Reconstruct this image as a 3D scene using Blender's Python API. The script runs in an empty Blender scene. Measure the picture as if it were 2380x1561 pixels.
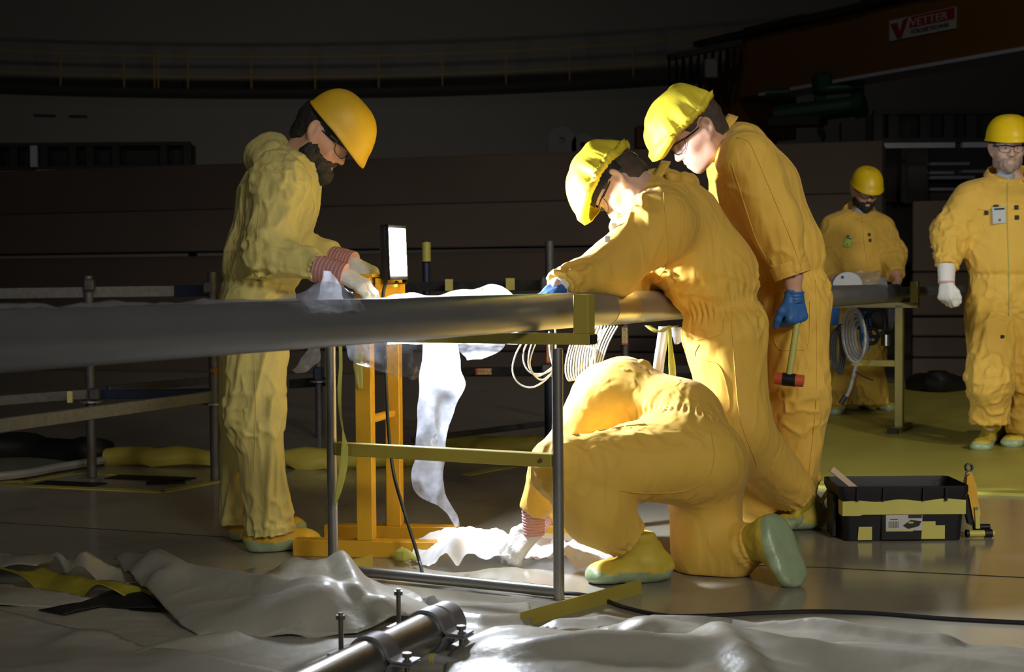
import bpy, math, random
import numpy as np
from mathutils import Vector, Matrix, Quaternion
from mathutils.geometry import delaunay_2d_cdt

random.seed(7)
S = bpy.context.scene
COL = S.collection

# ---------------------------------------------------------------- camera
F_PX, CX, CY = 3305.0, 1190.0, 780.5          # focal length and centre in photo pixels
CAM = np.array([0.0, 0.0, 0.98])
_p = math.atan(130.0 / F_PX)                  # looking slightly down
_a = 0.008                                    # slight roll
FWD = np.array([0.0, math.cos(_p), -math.sin(_p)])
_u0 = np.array([0.0, math.sin(_p), math.cos(_p)])
_r0 = np.array([1.0, 0.0, 0.0])
UPV = math.cos(_a) * _u0 + math.sin(_a) * _r0
RGT = math.cos(_a) * _r0 - math.sin(_a) * _u0
cam_data = bpy.data.cameras.new('camera')
cam_data.sensor_width = 36.0
cam_data.lens = F_PX * 36.0 / 2380.0
cam_data.clip_end = 300
cam = bpy.data.objects.new('camera', cam_data)
COL.objects.link(cam)
_m = Matrix.Identity(4)
for i in range(3):
    _m[i][0], _m[i][1], _m[i][2], _m[i][3] = RGT[i], UPV[i], -FWD[i], CAM[i]
cam.matrix_world = _m
S.camera = cam
cam_data.dof.use_dof = True
cam_data.dof.focus_distance = 5.0
cam_data.dof.aperture_fstop = 5.6

# ---------------------------------------------------------------- world, hall lights, exposure
world = bpy.data.worlds.new('world')
S.world = world
world.use_nodes = True
world.node_tree.nodes['Background'].inputs[0].default_value = (0.95, 0.93, 0.85, 1)
world.node_tree.nodes['Background'].inputs[1].default_value = 0.0

def spot_light(name, loc, aim, power, angle, blend, size, color):
    l = bpy.data.lights.new(name, 'SPOT')
    l.energy = power; l.spot_size = math.radians(angle); l.spot_blend = blend
    l.shadow_soft_size = size; l.color = color
    o = bpy.data.objects.new(name, l); COL.objects.link(o)
    o.location = loc
    o.rotation_euler = (Vector(aim) - Vector(loc)).to_track_quat('-Z', 'Y').to_euler()
    return o

def area_light(name, loc, aim, power, sx, sy, color):
    l = bpy.data.lights.new(name, 'AREA')
    l.shape = 'RECTANGLE'; l.size = sx; l.size_y = sy; l.energy = power; l.color = color
    o = bpy.data.objects.new(name, l); COL.objects.link(o)
    o.location = loc
    o.rotation_euler = (Vector(aim) - Vector(loc)).to_track_quat('-Z', 'Y').to_euler()
    return o

# two hall floodlights behind the photographer's right shoulder, an added dim fill from the left, lamps low before the far wall
spot_light('hall_floodlight', (5.6, -3.2, 4.8), (2.5, 8.2, 0.9), 1750, 34, 0.9, 0.4, (1.0, 0.93, 0.78))
spot_light('hall_bay_lamp', (3.4, -4.5, 4.6), (0.8, 5.0, 0.8), 1400, 46, 1.0, 0.9, (1.0, 0.95, 0.84))
area_light('left_fill', (-5.0, -4.0, 5.0), (-0.6, 5.5, 1.2), 62, 2.0, 1.0, (1.0, 0.95, 0.86))  # unseen fill, added to lift the bearded worker's dark back
area_light('gallery_lamps', (-5.0, 33.0, 3.0), (-6.5, 44.0, 4.4), 95, 5.0, 1.0, (1.0, 0.95, 0.88))
area_light('crane_fill', (2.0, 8.0, 14.0), (8.0, 21.0, 4.5), 85, 2.5, 2.5, (1.0, 0.94, 0.85))  # added overhead, out of view, to brighten the crane's near side

S.view_settings.view_transform = 'Standard'
S.view_settings.look = 'None'
S.view_settings.exposure = 0.0
S.view_settings.gamma = 1.0
S.view_settings.use_curve_mapping = False

# ---------------------------------------------------------------- placing helpers (photo measurements to metres)
def ray(px, py):
    return FWD * F_PX + RGT * (px - CX) - UPV * (py - CY)
def P(px, py, Y):
    """world point at distance Y from the camera plane"""
    r = ray(px, py)
    return CAM + r * (Y / r[1])
def G(px, py, z=0.0):
    """world point at height z"""
    r = ray(px, py)
    return CAM + r * ((z - CAM[2]) / r[2])
def V3(*a): return np.array(a, dtype=float)
def nrm(v):
    v = np.asarray(v, float); return v / (np.linalg.norm(v) + 1e-12)
def lerp(a, b, t): return a + (b - a) * t

# ---------------------------------------------------------------- numpy value noise
_rng = np.random.default_rng(11)
_PT = _rng.random((64, 64, 64)).astype(np.float32) * 2 - 1
def noise3(p):
    p = np.asarray(p, np.float64)
    i = np.floor(p).astype(np.int64); f = (p - i).astype(np.float32)
    f = f * f * f * (f * (f * 6 - 15) + 10)
    i0 = i & 63; i1 = (i + 1) & 63
    x0, y0, z0 = i0[..., 0], i0[..., 1], i0[..., 2]; x1, y1, z1 = i1[..., 0], i1[..., 1], i1[..., 2]
    fx, fy, fz = f[..., 0], f[..., 1], f[..., 2]
    c00 = _PT[x0, y0, z0] * (1 - fx) + _PT[x1, y0, z0] * fx
    c10 = _PT[x0, y1, z0] * (1 - fx) + _PT[x1, y1, z0] * fx
    c01 = _PT[x0, y0, z1] * (1 - fx) + _PT[x1, y0, z1] * fx
    c11 = _PT[x0, y1, z1] * (1 - fx) + _PT[x1, y1, z1] * fx
    return (c00 * (1 - fy) + c10 * fy) * (1 - fz) + (c01 * (1 - fy) + c11 * fy) * fz
def ridged(p):
    """folds: sharp crests, soft valleys, 0..1"""
    return (1 - np.abs(noise3(p))) ** 2

# ---------------------------------------------------------------- mesh builder
class MB:
    def __init__(self): self.v = []; self.f = []; self.n = 0
    def add(self, verts, faces):
        verts = np.asarray(verts, float)
        b = self.n
        self.v.append(verts); self.n += len(verts)
        self.f.extend([tuple(int(i) + b for i in fc) for fc in faces])
        return self
    def box(self, c, s, R=None, bev=0.0):
        c = np.asarray(c, float); h = np.asarray(s, float) / 2
        if bev <= 0:
            v = np.array([[x, y, z] for z in (-1, 1) for y in (-1, 1) for x in (-1, 1)], float) * h
            f = [(0, 2, 3, 1), (4, 5, 7, 6), (0, 1, 5, 4), (2, 6, 7, 3), (0, 4, 6, 2), (1, 3, 7, 5)]
        else:
            b = min(bev, h.min() * .9); v = []; idx = {}
            for sx in (-1, 1):
                for sy in (-1, 1):
                    for sz in (-1, 1):
                        for k in range(3):
                            q = np.array([sx, sy, sz]) * h; q[k] = q[k]
                            w = np.array([sx, sy, sz]) * (h - b); w[k] = q[k]
                            idx[(sx, sy, sz, k)] = len(v); v.append(w)
            f = []
            for k in range(3):
                a, e = [(1, 2), (2, 0), (0, 1)][k]
                for s_ in (-1, 1):
                    q = []
                    for (ua, ue) in ((-1, -1), (1, -1), (1, 1), (-1, 1)):
                        t = [0, 0, 0]; t[k] = s_; t[a] = ua; t[e] = ue
                        q.append(idx[(t[0], t[1], t[2], k)])
                    f.append(tuple(q if s_ > 0 else q[::-1]))
            for k in range(3):
                a, e = [(1, 2), (2, 0), (0, 1)][k]
                for ua in (-1, 1):
                    for ue in (-1, 1):
                        t0 = [0, 0, 0]; t0[a] = ua; t0[e] = ue; t1 = list(t0); t0[k] = -1; t1[k] = 1
                        q = (idx[(*t0, a)], idx[(*t1, a)], idx[(*t1, e)], idx[(*t0, e)])
                        f.append(q if ua * ue < 0 else q[::-1])
            for sx in (-1, 1):
                for sy in (-1, 1):
                    for sz in (-1, 1):
                        q = tuple(idx[(sx, sy, sz, k)] for k in range(3))
                        f.append(q if sx * sy * sz > 0 else q[::-1])
            v = np.array(v)
        if R is not None: v = v @ np.asarray(R).T
        return self.add(v + c, f)
    def bar(self, a, b, w, h, up=(0, 0, 1), bev=0.0):
        """box beam from a to b, w across, h along up"""
        a = np.asarray(a, float); b = np.asarray(b, float)
        d = b - a; L = np.linalg.norm(d); d = d / L
        s = nrm(np.cross(d, up)); u = np.cross(s, d)
        R = np.stack([s, d, u], axis=1)
        return self.box((a + b) / 2, (w, L, h), R, bev)
    def tube(self, pts, r, n=10, caps=True, closed=False):
        pts = [np.asarray(p, float) for p in pts]; m = len(pts)
        rr = r if hasattr(r, '__len__') else [r] * m
        T = []
        for i in range(m):
            if closed: t = pts[(i + 1) % m] - pts[i - 1]
            else: t = pts[min(i + 1, m - 1)] - pts[max(i - 1, 0)]
            T.append(nrm(t))
        ref = np.array([0, 0, 1.0]) if abs(T[0][2]) < .9 else np.array([1.0, 0, 0])
        u = nrm(np.cross(T[0], ref)); V = []; F = []
        for i in range(m):
            u = nrm(u - T[i] * np.dot(u, T[i])); w = np.cross(T[i], u)
            for k in range(n):
                a = 2 * math.pi * k / n
                V.append(pts[i] + rr[i] * (math.cos(a) * u + math.sin(a) * w))
        R = m if closed else m - 1
        for i in range(R):
            for k in range(n):
                j = (i + 1) % m; k2 = (k + 1) % n
                F.append((i * n + k, i * n + k2, j * n + k2, j * n + k))
        if caps and not closed:
            F.append(tuple(range(n))[::-1]); F.append(tuple((m - 1) * n + k for k in range(n)))
        return self.add(V, F)
    def cyl(self, a, b, r, n=20, r2=None, caps=True):
        return self.tube([a, b], [r, r if r2 is None else r2], n, caps)
    def pipe(self, a, b, r, ri, n=32):
        """hollow cylinder"""
        a = np.asarray(a, float); b = np.asarray(b, float)
        d = nrm(b - a); ref = np.array([0, 0, 1.0]) if abs(d[2]) < .9 else np.array([1.0, 0, 0])
        u = nrm(np.cross(d, ref)); w = np.cross(d, u); V = []; F = []
        for c, rad in ((a, r), (b, r), (b, ri), (a, ri)):
            for k in range(n):
                t = 2 * math.pi * k / n
                V.append(c + rad * (math.cos(t) * u + math.sin(t) * w))
        for q in range(4):
            for k in range(n):
                j = (q + 1) % 4; k2 = (k + 1) % n
                F.append((q * n + k, q * n + k2, j * n + k2, j * n + k))
        return self.add(V, F)
    def grid(self, pts, closed_u=False):
        """pts[m][n] -> quad surface"""
        A = np.asarray(pts, float); m, n = A.shape[:2]; F = []
        for i in range(m - 1):
            for j in range(n if closed_u else n - 1):
                j2 = (j + 1) % n
                F.append((i * n + j, i * n + j2, (i + 1) * n + j2, (i + 1) * n + j))
        return self.add(A.reshape(-1, 3), F)
    def extrude(self, poly, d):
        """planar polygon (3D points) extruded by vector d"""
        poly = np.asarray(poly, float); n = len(poly); d = np.asarray(d, float)
        V = np.vstack([poly, poly + d])
        F = [tuple(range(n))[::-1], tuple(range(n, 2 * n))]
        for i in range(n):
            j = (i + 1) % n; F.append((i, j, n + j, n + i))
        return self.add(V, F)

LOCS = {}
def _mesh(name, mb, off):
    v = np.vstack(mb.v) - off
    me = bpy.data.meshes.new(name)
    me.from_pydata(v.tolist(), [], mb.f)
    me.validate(); me.update()
    return me
def fix_normals(me):
    import bmesh
    bm = bmesh.new(); bm.from_mesh(me)
    bmesh.ops.recalc_face_normals(bm, faces=bm.faces); bm.to_mesh(me); bm.free()
def obj(name, mb, m, parent=None, smooth=False, loc=None, angle=40):
    if parent is not None: off = LOCS[parent.name]
    else:
        if loc is None:
            v = np.vstack(mb.v); lo = v.min(0); hi = v.max(0); loc = V3((lo[0] + hi[0]) / 2, (lo[1] + hi[1]) / 2, lo[2])
        off = np.asarray(loc, float)
    me = _mesh(name, mb, off); fix_normals(me)
    o = bpy.data.objects.new(name, me); COL.objects.link(o)
    if m is not None: me.materials.append(MAT[m] if isinstance(m, str) else m)
    if parent is None: o.location = off
    else: o.parent = parent
    LOCS[o.name] = off
    if smooth:
        me.polygons.foreach_set('use_smooth', [True] * len(me.polygons))
        if angle < 180:
            try: me.set_sharp_from_angle(angle=math.radians(angle))
            except Exception: pass
    return o
def thing(name, loc, label, cat, group=None):
    o = bpy.data.objects.new(name, None); COL.objects.link(o)
    o.location = tuple(loc); o.empty_display_size = .05
    LOCS[o.name] = np.asarray(loc, float)
    return tag(o, label, cat, group)
def tag(o, label, cat, group=None):
    o['label'] = label; o['category'] = cat
    if group: o['group'] = group
    return o
def struct(name, mb, m, smooth=False, parent=None):
    o = obj(name, mb, m, parent, smooth, loc=(0, 0, 0) if parent is None else None)
    if parent is None: o['kind'] = 'structure'
    return o
def solidify(o, t, offset=0.0):
    md = o.modifiers.new('thickness', 'SOLIDIFY'); md.thickness = t; md.offset = offset
    return o
def subsurf(o, n=1):
    md = o.modifiers.new('smooth', 'SUBSURF'); md.levels = n; md.render_levels = n
    return o

def catmull(pts, n=6, closed=False):
    pts = [np.asarray(p, float) for p in pts]; out = []; m = len(pts)
    rng = m if closed else m - 1
    for i in range(rng):
        if closed: p0, p1, p2, p3 = pts[i - 1], pts[i], pts[(i + 1) % m], pts[(i + 2) % m]
        else: p0, p1, p2, p3 = pts[max(i - 1, 0)], pts[i], pts[i + 1], pts[min(i + 2, m - 1)]
        for k in range(n):
            t = k / n
            out.append(.5 * ((2 * p1) + (-p0 + p2) * t + (2 * p0 - 5 * p1 + 4 * p2 - p3) * t * t + (-p0 + 3 * p1 - 3 * p2 + p3) * t ** 3))
    if not closed: out.append(pts[-1])
    return out

def rbf(ctrl_xy, ctrl_z):
    """thin-plate interpolation through scattered heights"""
    c = np.asarray(ctrl_xy, float); z = np.asarray(ctrl_z, float); n = len(c)
    def U(r2): return np.where(r2 > 1e-12, r2 * np.log(np.maximum(r2, 1e-12)), 0)
    K = U(((c[:, None] - c[None]) ** 2).sum(-1)) + np.eye(n) * 1e-4
    Pm = np.hstack([np.ones((n, 1)), c]); A = np.zeros((n + 3, n + 3))
    A[:n, :n] = K; A[:n, n:] = Pm; A[n:, :n] = Pm.T
    w = np.linalg.solve(A, np.concatenate([z, np.zeros(3)]))
    def f(q):
        q = np.asarray(q, float)
        out = np.zeros(len(q))
        for i in range(0, len(q), 4000):
            k = U(((q[i:i + 4000, None] - c[None]) ** 2).sum(-1))
            out[i:i + 4000] = k @ w[:n] + w[n] + q[i:i + 4000] @ w[n + 1:]
        return out
    return f

def inside(poly, q):
    x, y = q[:, 0], q[:, 1]; r = np.zeros(len(q), bool); n = len(poly)
    for i in range(n):
        x1, y1 = poly[i]; x2, y2 = poly[(i + 1) % n]
        c = ((y1 > y) != (y2 > y)) & (x < (x2 - x1) * (y - y1) / (y2 - y1 + 1e-12) + x1)
        r ^= c
    return r
def cloth_patch(outline, step, zfun):
    """triangulated sheet over a ground outline; zfun(points)->height"""
    poly = np.asarray(outline, float)[:, :2]
    # resample the outline
    b = []
    for i in range(len(poly)):
        p, q = poly[i], poly[(i + 1) % len(poly)]
        n = max(1, int(np.linalg.norm(q - p) / step))
        for k in range(n): b.append(p + (q - p) * k / n)
    b = np.array(b)
    lo, hi = b.min(0), b.max(0)
    gx, gy = np.meshgrid(np.arange(lo[0], hi[0], step), np.arange(lo[1], hi[1], step))
    gx = gx + (np.arange(gx.shape[0])[:, None] % 2) * step * .5
    q = np.stack([gx.ravel(), gy.ravel()], 1)
    q = q[inside(b, q)]
    # keep inner points off the rim
    keep = np.ones(len(q), bool)
    for i in range(0, len(q), 3000):
        d = ((q[i:i + 3000, None] - b[None]) ** 2).sum(-1).min(1)
        keep[i:i + 3000] = d > (step * .45) ** 2
    q = q[keep]
    pts = np.vstack([b, q]); nb = len(b)
    res = delaunay_2d_cdt([Vector(p) for p in pts], [(i, (i + 1) % nb) for i in range(nb)], [], 1, 1e-6)
    v2 = np.array([[p[0], p[1]] for p in res[0]])
    z = zfun(v2)
    return np.column_stack([v2, z]), [tuple(f) for f in res[2]]

# ---------------------------------------------------------------- materials
MAT = {}
def mk(name, col, rough=.6, metal=0.0, var=.12, vscale=6.0, bump=0.0, bscale=60.0, spec=.5, stretch=None,
       col2=None, mixscale=3.0, mixlo=.45, mixhi=.6, trans=0.0, sheen=0.0, rvar=0.0):
    m = bpy.data.materials.new(name); m.use_nodes = True
    nt = m.node_tree; N = nt.nodes; L = nt.links
    b = N['Principled BSDF']
    b.inputs['Roughness'].default_value = rough
    b.inputs['Metallic'].default_value = metal
    b.inputs['Specular IOR Level'].default_value = spec
    if sheen: b.inputs['Sheen Weight'].default_value = sheen
    tc = N.new('ShaderNodeTexCoord'); mp = N.new('ShaderNodeMapping')
    L.new(tc.outputs['Object'], mp.inputs[0])
    if stretch: mp.inputs['Scale'].default_value = stretch
    n1 = N.new('ShaderNodeTexNoise'); n1.inputs['Scale'].default_value = vscale; n1.inputs['Detail'].default_value = 5
    L.new(mp.outputs[0], n1.inputs[0])
    mx = N.new('ShaderNodeMix'); mx.data_type = 'RGBA'
    mx.inputs[6].default_value = (*[c * (1 - var) for c in col], 1)
    mx.inputs[7].default_value = (*[min(1, c * (1 + var)) for c in col], 1)
    L.new(n1.outputs[0], mx.inputs[0])
    out = mx.outputs[2]
    if col2 is not None:
        n2 = N.new('ShaderNodeTexNoise'); n2.inputs['Scale'].default_value = mixscale; n2.inputs['Detail'].default_value = 8
        n2.inputs['Roughness'].default_value = .7
        L.new(mp.outputs[0], n2.inputs[0])
        r = N.new('ShaderNodeMapRange'); r.inputs[1].default_value = mixlo; r.inputs[2].default_value = mixhi
        L.new(n2.outputs[0], r.inputs[0])
        m2 = N.new('ShaderNodeMix'); m2.data_type = 'RGBA'
        L.new(r.outputs[0], m2.inputs[0]); L.new(out, m2.inputs[6]); m2.inputs[7].default_value = (*col2, 1)
        out = m2.outputs[2]
    L.new(out, b.inputs['Base Color'])
    if rvar:
        r2 = N.new('ShaderNodeMapRange'); r2.inputs[3].default_value = max(0, rough - rvar); r2.inputs[4].default_value = rough + rvar
        L.new(n1.outputs[0], r2.inputs[0]); L.new(r2.outputs[0], b.inputs['Roughness'])
    if bump:
        n3 = N.new('ShaderNodeTexNoise'); n3.inputs['Scale'].default_value = bscale; n3.inputs['Detail'].default_value = 4
        L.new(mp.outputs[0], n3.inputs[0])
        bp = N.new('ShaderNodeBump'); bp.inputs['Strength'].default_value = bump; bp.inputs['Distance'].default_value = .01
        L.new(n3.outputs[0], bp.inputs['Height']); L.new(bp.outputs[0], b.inputs['Normal'])
    if trans:
        t = N.new('ShaderNodeBsdfTranslucent'); L.new(out, t.inputs[0])
        ms = N.new('ShaderNodeMixShader'); ms.inputs[0].default_value = trans
        L.new(b.outputs[0], ms.inputs[1]); L.new(t.outputs[0], ms.inputs[2])
        L.new(ms.outputs[0], N['Material Output'].inputs[0])
    MAT[name] = m
    return m
def mk_film(name, col, clear, rough=.2, bump=.4, bscale=25):
    """thin plastic film: part clear, part milky, with gloss"""
    m = bpy.data.materials.new(name); m.use_nodes = True
    nt = m.node_tree; N = nt.nodes; L = nt.links
    b = N['Principled BSDF']; b.inputs['Base Color'].default_value = (*col, 1); b.inputs['Roughness'].default_value = rough
    b.inputs['Specular IOR Level'].default_value = .7
    tl = N.new('ShaderNodeBsdfTranslucent'); tl.inputs[0].default_value = (*col, 1)
    m1 = N.new('ShaderNodeMixShader'); m1.inputs[0].default_value = .45
    L.new(b.outputs[0], m1.inputs[1]); L.new(tl.outputs[0], m1.inputs[2])
    tr = N.new('ShaderNodeBsdfTransparent')
    ms = N.new('ShaderNodeMixShader')
    tc = N.new('ShaderNodeTexCoord'); n = N.new('ShaderNodeTexNoise'); n.inputs['Scale'].default_value = bscale; n.inputs['Detail'].default_value = 3
    L.new(tc.outputs['Object'], n.inputs[0])
    r = N.new('ShaderNodeMapRange'); r.inputs[1].default_value = .3; r.inputs[2].default_value = .7
    r.inputs[3].default_value = min(1, clear + .15); r.inputs[4].default_value = max(0, clear - .15)
    L.new(n.outputs[0], r.inputs[0]); L.new(r.outputs[0], ms.inputs[0])
    L.new(m1.outputs[0], ms.inputs[1]); L.new(tr.outputs[0], ms.inputs[2])
    bp = N.new('ShaderNodeBump'); bp.inputs['Strength'].default_value = bump; bp.inputs['Distance'].default_value = .01
    L.new(n.outputs[0], bp.inputs['Height']); L.new(bp.outputs[0], b.inputs['Normal'])
    L.new(ms.outputs[0], N['Material Output'].inputs[0])
    MAT[name] = m
    return m
def mk_emit(name, col, strength):
    m = bpy.data.materials.new(name); m.use_nodes = True
    N = m.node_tree.nodes; e = N.new('ShaderNodeEmission')
    e.inputs[0].default_value = (*col, 1); e.inputs[1].default_value = strength
    m.node_tree.links.new(e.outputs[0], N['Material Output'].inputs[0])
    MAT[name] = m
    return m

mk('concrete', (.085, .062, .05), .85, var=.22, vscale=1.4, bump=.25, bscale=30)
mk('concrete_b', (.075, .053, .043), .85, var=.2, vscale=1.1, bump=.25, bscale=26)
mk('hall_wall', (.20, .185, .165), .8, var=.1, vscale=.5)
mk('hall_ceiling', (.08, .08, .075), .9)
mk('floor_paint', (.30, .28, .225), .16, var=.1, vscale=1.2, bump=.015, bscale=4, col2=(.25, .23, .175), mixscale=2.5, mixlo=.5, mixhi=.7, rvar=.06)
mk('joint_black', (.02, .019, .017), .7)
mk('floor_mat_yellow', (.44, .39, .07), .42, var=.12, vscale=2.5, bump=.12, bscale=9)
mk('mat_tape', (.52, .50, .10), .45, var=.08)
mk('ledge_dark', (.02, .02, .02), .8)
mk('rail_yellow', (.30, .20, .05), .6)
mk('crane_orange', (.20, .09, .015), .55, var=.12, vscale=.7)
mk('dark_steel', (.028, .028, .03), .6, var=.3)
mk('light_steel', (.62, .62, .74), .5)
mk('green_motor', (.012, .07, .035), .45)
mk('sign_white', (.52, .50, .48), .6)
mk('sign_red', (.35, .02, .02), .5)
mk('sign_black', (.01, .01, .01), .6)
mk('pipe_steel', (.25, .255, .275), .42, metal=.6, var=.14, vscale=3, bump=.03, bscale=60, rvar=.1, stretch=(1, 1, 1))
mk('pipe_bright', (.40, .39, .37), .30, metal=.9, var=.08, vscale=4, bump=.02, bscale=90)
mk('stand_yellow', (.36, .29, .045), .45, var=.15, vscale=9, bump=.05, bscale=90)
mk('stand_steel', (.33, .32, .31), .36, metal=.8, var=.15, vscale=14)
mk('frame_orange', (.62, .34, .02), .38, var=.08, vscale=8, bump=.04, bscale=70, col2=(.40, .22, .03), mixscale=9, mixlo=.66, mixhi=.75)
mk('galv', (.27, .27, .27), .5, metal=.55, var=.35, vscale=40, bump=.12, bscale=90)
mk('galv_dark', (.10, .10, .11), .55, metal=.5, var=.4, vscale=30, bump=.1)
mk('scaf_blue', (.012, .022, .06), .5, var=.3, vscale=20)
mk('tape_yellow', (.50, .45, .10), .5, var=.08, vscale=14)
mk('ribbon', (.55, .55, .12), .45, trans=.35, var=.08)
mk('ribbon_white', (.85, .85, .82), .5, trans=.3, var=.05)
mk('tarp', (.31, .295, .25), .40, var=.10, vscale=5, bump=.22, bscale=30, col2=(.20, .175, .13), mixscale=5, mixlo=.64, mixhi=.8, rvar=.08)
mk('tarp_yellow', (.27, .235, .025), .5, var=.2, vscale=4, bump=.2, bscale=40, stretch=(1, 12, 1))
mk('black_rubber', (.008, .008, .009), .55)
mk('black_plastic', (.008, .008, .010), .5, spec=.3, var=.2, vscale=30, bump=.06, bscale=200)
mk('grey_plastic', (.30, .31, .33), .45)
mk('white_cloth', (.86, .86, .88), .7, var=.04, bump=.15, bscale=35, trans=.25)
mk('wrap_white', (.85, .85, .88), .6, var=.04, trans=.7)
mk('bolt_steel', (.22, .20, .18), .35, metal=.9)
mk('wood_pale', (.58, .43, .30), .65, var=.12, vscale=7, stretch=(1, 1, 9))
mk('chrome', (.62, .60, .56), .22, metal=1.0)
mk('cable_white', (.42, .44, .47), .4)
mk('brass', (.5, .36, .12), .35, metal=.9)
mk('cable_black', (.010, .010, .012), .45)
mk('cable_blue', (.02, .12, .42), .4)
mk('label_grey', (.42, .42, .43), .5, var=.05)
mk('peri_red', (.45, .04, .03), .5)
mk('peri_yellow', (.55, .52, .20), .5)
mk_film('film', (.6, .63, .72), .70, rough=.16, bump=.5, bscale=30)
mk_film('film_milky', (.62, .66, .78), .45, rough=.2, bump=.5, bscale=26)
mk_film('film_dull', (.45, .45, .47), .45, rough=.3)

# ================================================================ THE HALL
HC = V3(-6.2, 19.0, 0); HR = 26.0
def arc_pt(px, r, z):
    d = V3((px - CX) / F_PX, 1.0); c = HC[:2]
    dn = d / np.linalg.norm(d); b = dn @ c
    t = b + math.sqrt(r * r - (c @ c - b * b))
    return V3(dn[0] * t, dn[1] * t, z)
def disc(z, r, up=True, n=96):
    mb = MB()
    v = [HC + V3(r * math.cos(2 * math.pi * k / n), r * math.sin(2 * math.pi * k / n), z) for k in range(n)]
    return mb.extrude(v, V3(0, 0, -.25 if up else .25))
struct('floor', disc(0, HR + .3), 'floor_paint')
mb = MB()
n = 128
ring = lambda r, z: [HC + V3(r * math.cos(2 * math.pi * k / n), r * math.sin(2 * math.pi * k / n), z) for k in range(n)]
mb.grid([ring(HR, -.1), ring(HR, 17), ring(HR + .4, 17), ring(HR + .4, -.1)], closed_u=True)
struct('wall_containment', mb, 'hall_wall', smooth=True)
mb = MB()
rows = []
for k in range(13):
    a = k / 12 * math.pi / 2
    rows.append(ring(max(.05, HR * math.cos(a)), 17 + 9 * math.sin(a)))
mb.grid(rows, closed_u=True)
struct('ceiling', mb, 'hall_ceiling', smooth=True)

# gallery ledge and guard rail high on the far wall
PZ = 6.86
xs = list(range(-260, 1900, 40))
mb = MB()
mb.grid([[arc_pt(x, HR - 1.3, PZ) for x in xs], [arc_pt(x, HR - 1.3, PZ - .14) for x in xs], [arc_pt(x, HR - .02, PZ - .14) for x in xs], [arc_pt(x, HR - .02, PZ) for x in xs], [arc_pt(x, HR - 1.3, PZ) for x in xs]])
struct('trim_1', mb, 'ledge_dark')
rail = thing('guard_rail', arc_pt(700, HR - 1.25, PZ), 'thin yellow guard rail along the gallery high on the far wall', 'railing')
for z in (1.0, .38):
    obj('handrail' if z > .5 else 'middle_rail', MB().tube([arc_pt(x, HR - 1.25, PZ + z) for x in xs], .026, 6), 'rail_yellow', rail)
for x in [5 + 147 * k for k in range(-1, 13)] + [369, 378]:
    b = arc_pt(x, HR - 1.25, PZ)
    obj('rail_post', MB().tube([b, b + V3(0, 0, 1.0)], .026, 6), 'rail_yellow', rail)
for x0, x1 in ((90, 140), (172, 212)):
    a = arc_pt(x0, HR - .03, 6.1); b = arc_pt(x1, HR - .03, 6.1)
    tag(obj('wall_bracket', MB().bar(a, b, .1, .07), 'ledge_dark'), 'dark bracket on the far wall, ' + ('left' if x0 < 100 else 'right') + ' one of two', 'bracket', 'brackets on the far wall')
a = arc_pt(1340, HR - .16, 5.15); b = arc_pt(1364, HR - .16, 5.15)
tag(obj('junction_box', MB().bar(a, b, .12, .36, bev=.02), 'ledge_dark'), 'dark square box fixed high on the far wall', 'box')

# wall of stacked concrete slabs across the hall
W0 = P(0, 700, 16.4); W1 = P(2050, 700, 13.5); W0[2] = W1[2] = 0
wdir = nrm(W1 - W0); wn = V3(wdir[1], -wdir[0], 0)       # towards the camera
W0 = W0 - wdir * 5.5
root = bpy.data.objects.new('wall_back', None); COL.objects.link(root); root['kind'] = 'structure'; LOCS['wall_back'] = V3(0, 0, 0)
for z0, z1, off, m in ((0, .24, .06, 'concrete'), (.25, .40, -.06, 'concrete_b'), (.41, .62, .03, 'concrete'), (.64, 1.27, 0, 'concrete_b'),
                       (1.32, 1.77, .05, 'concrete'), (1.775, 2.27, 0, 'concrete_b')):
    a = W0 + wn * (off - .4) + V3(0, 0, (z0 + z1) / 2); b = W1 + wn * (off - .4) + V3(0, 0, (z0 + z1) / 2)
    obj('slab', MB().bar(a, b, .8, z1 - z0, bev=.012), m, root)
# lower slab stack further right, with a dark slot beside it
root = bpy.data.objects.new('wall_right', None); COL.objects.link(root); root['kind'] = 'structure'; LOCS['wall_right'] = V3(0, 0, 0)
for z0, z1, off, m in ((0, .22, .05, 'concrete'), (.23, .42, -.04, 'concrete_b'), (.43, .60, .02, 'concrete'), (.62, 1.02, 0, 'concrete_b'), (1.03, 1.68, .03, 'concrete')):
    a = P(2117, 700, 13.25); b = a + V3(4.6, -1.2, 0); a[2] = b[2] = (z0 + z1) / 2
    obj('slab', MB().bar(a + wn * (off - .3), b + wn * (off - .3), .6, z1 - z0, bev=.012), m, root)

# arched bearing plates standing on the slab wall
for cx_, cy_, r, tone in ((1306, 328, .150, 'largest, leftmost'), (1354, 337, .118, 'middle'), (1412, 346, .118, 'rightmost')):
    base = P(cx_, 357, 15.15); base[2] = 2.27
    c = P(cx_, cy_, 15.15); hgt = max(.09, c[2] - base[2])
    out, inn = [], []
    n = 40
    for k in range(n):
        t = 2 * math.pi * k / n
        dx, dz = math.cos(t), math.sin(t)
        if dz < 0:
            s = min(r / max(abs(dx), 1e-6), hgt / max(abs(dz), 1e-6)); q = (dx * s, dz * s)
        else: q = (dx * r, dz * r)
        out.append((q[0], q[1])); inn.append((dx * r * .24, dz * r * .24))
    cc = V3(base[0], base[1], 2.27 + hgt)
    mkp = lambda L, y: [cc + V3(q[0], y, q[1]) for q in L]
    mb = MB().grid([mkp(out, -.05), mkp(out, .05), mkp(inn, .05), mkp(inn, -.05), mkp(out, -.05)], closed_u=True)
    th = obj('bearing_plate', mb, 'dark_steel')
    tag(th, 'dark arched plate with a round hole on the slab wall, %s of three' % tone, 'plate', 'arched plates on the slab wall')

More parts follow.
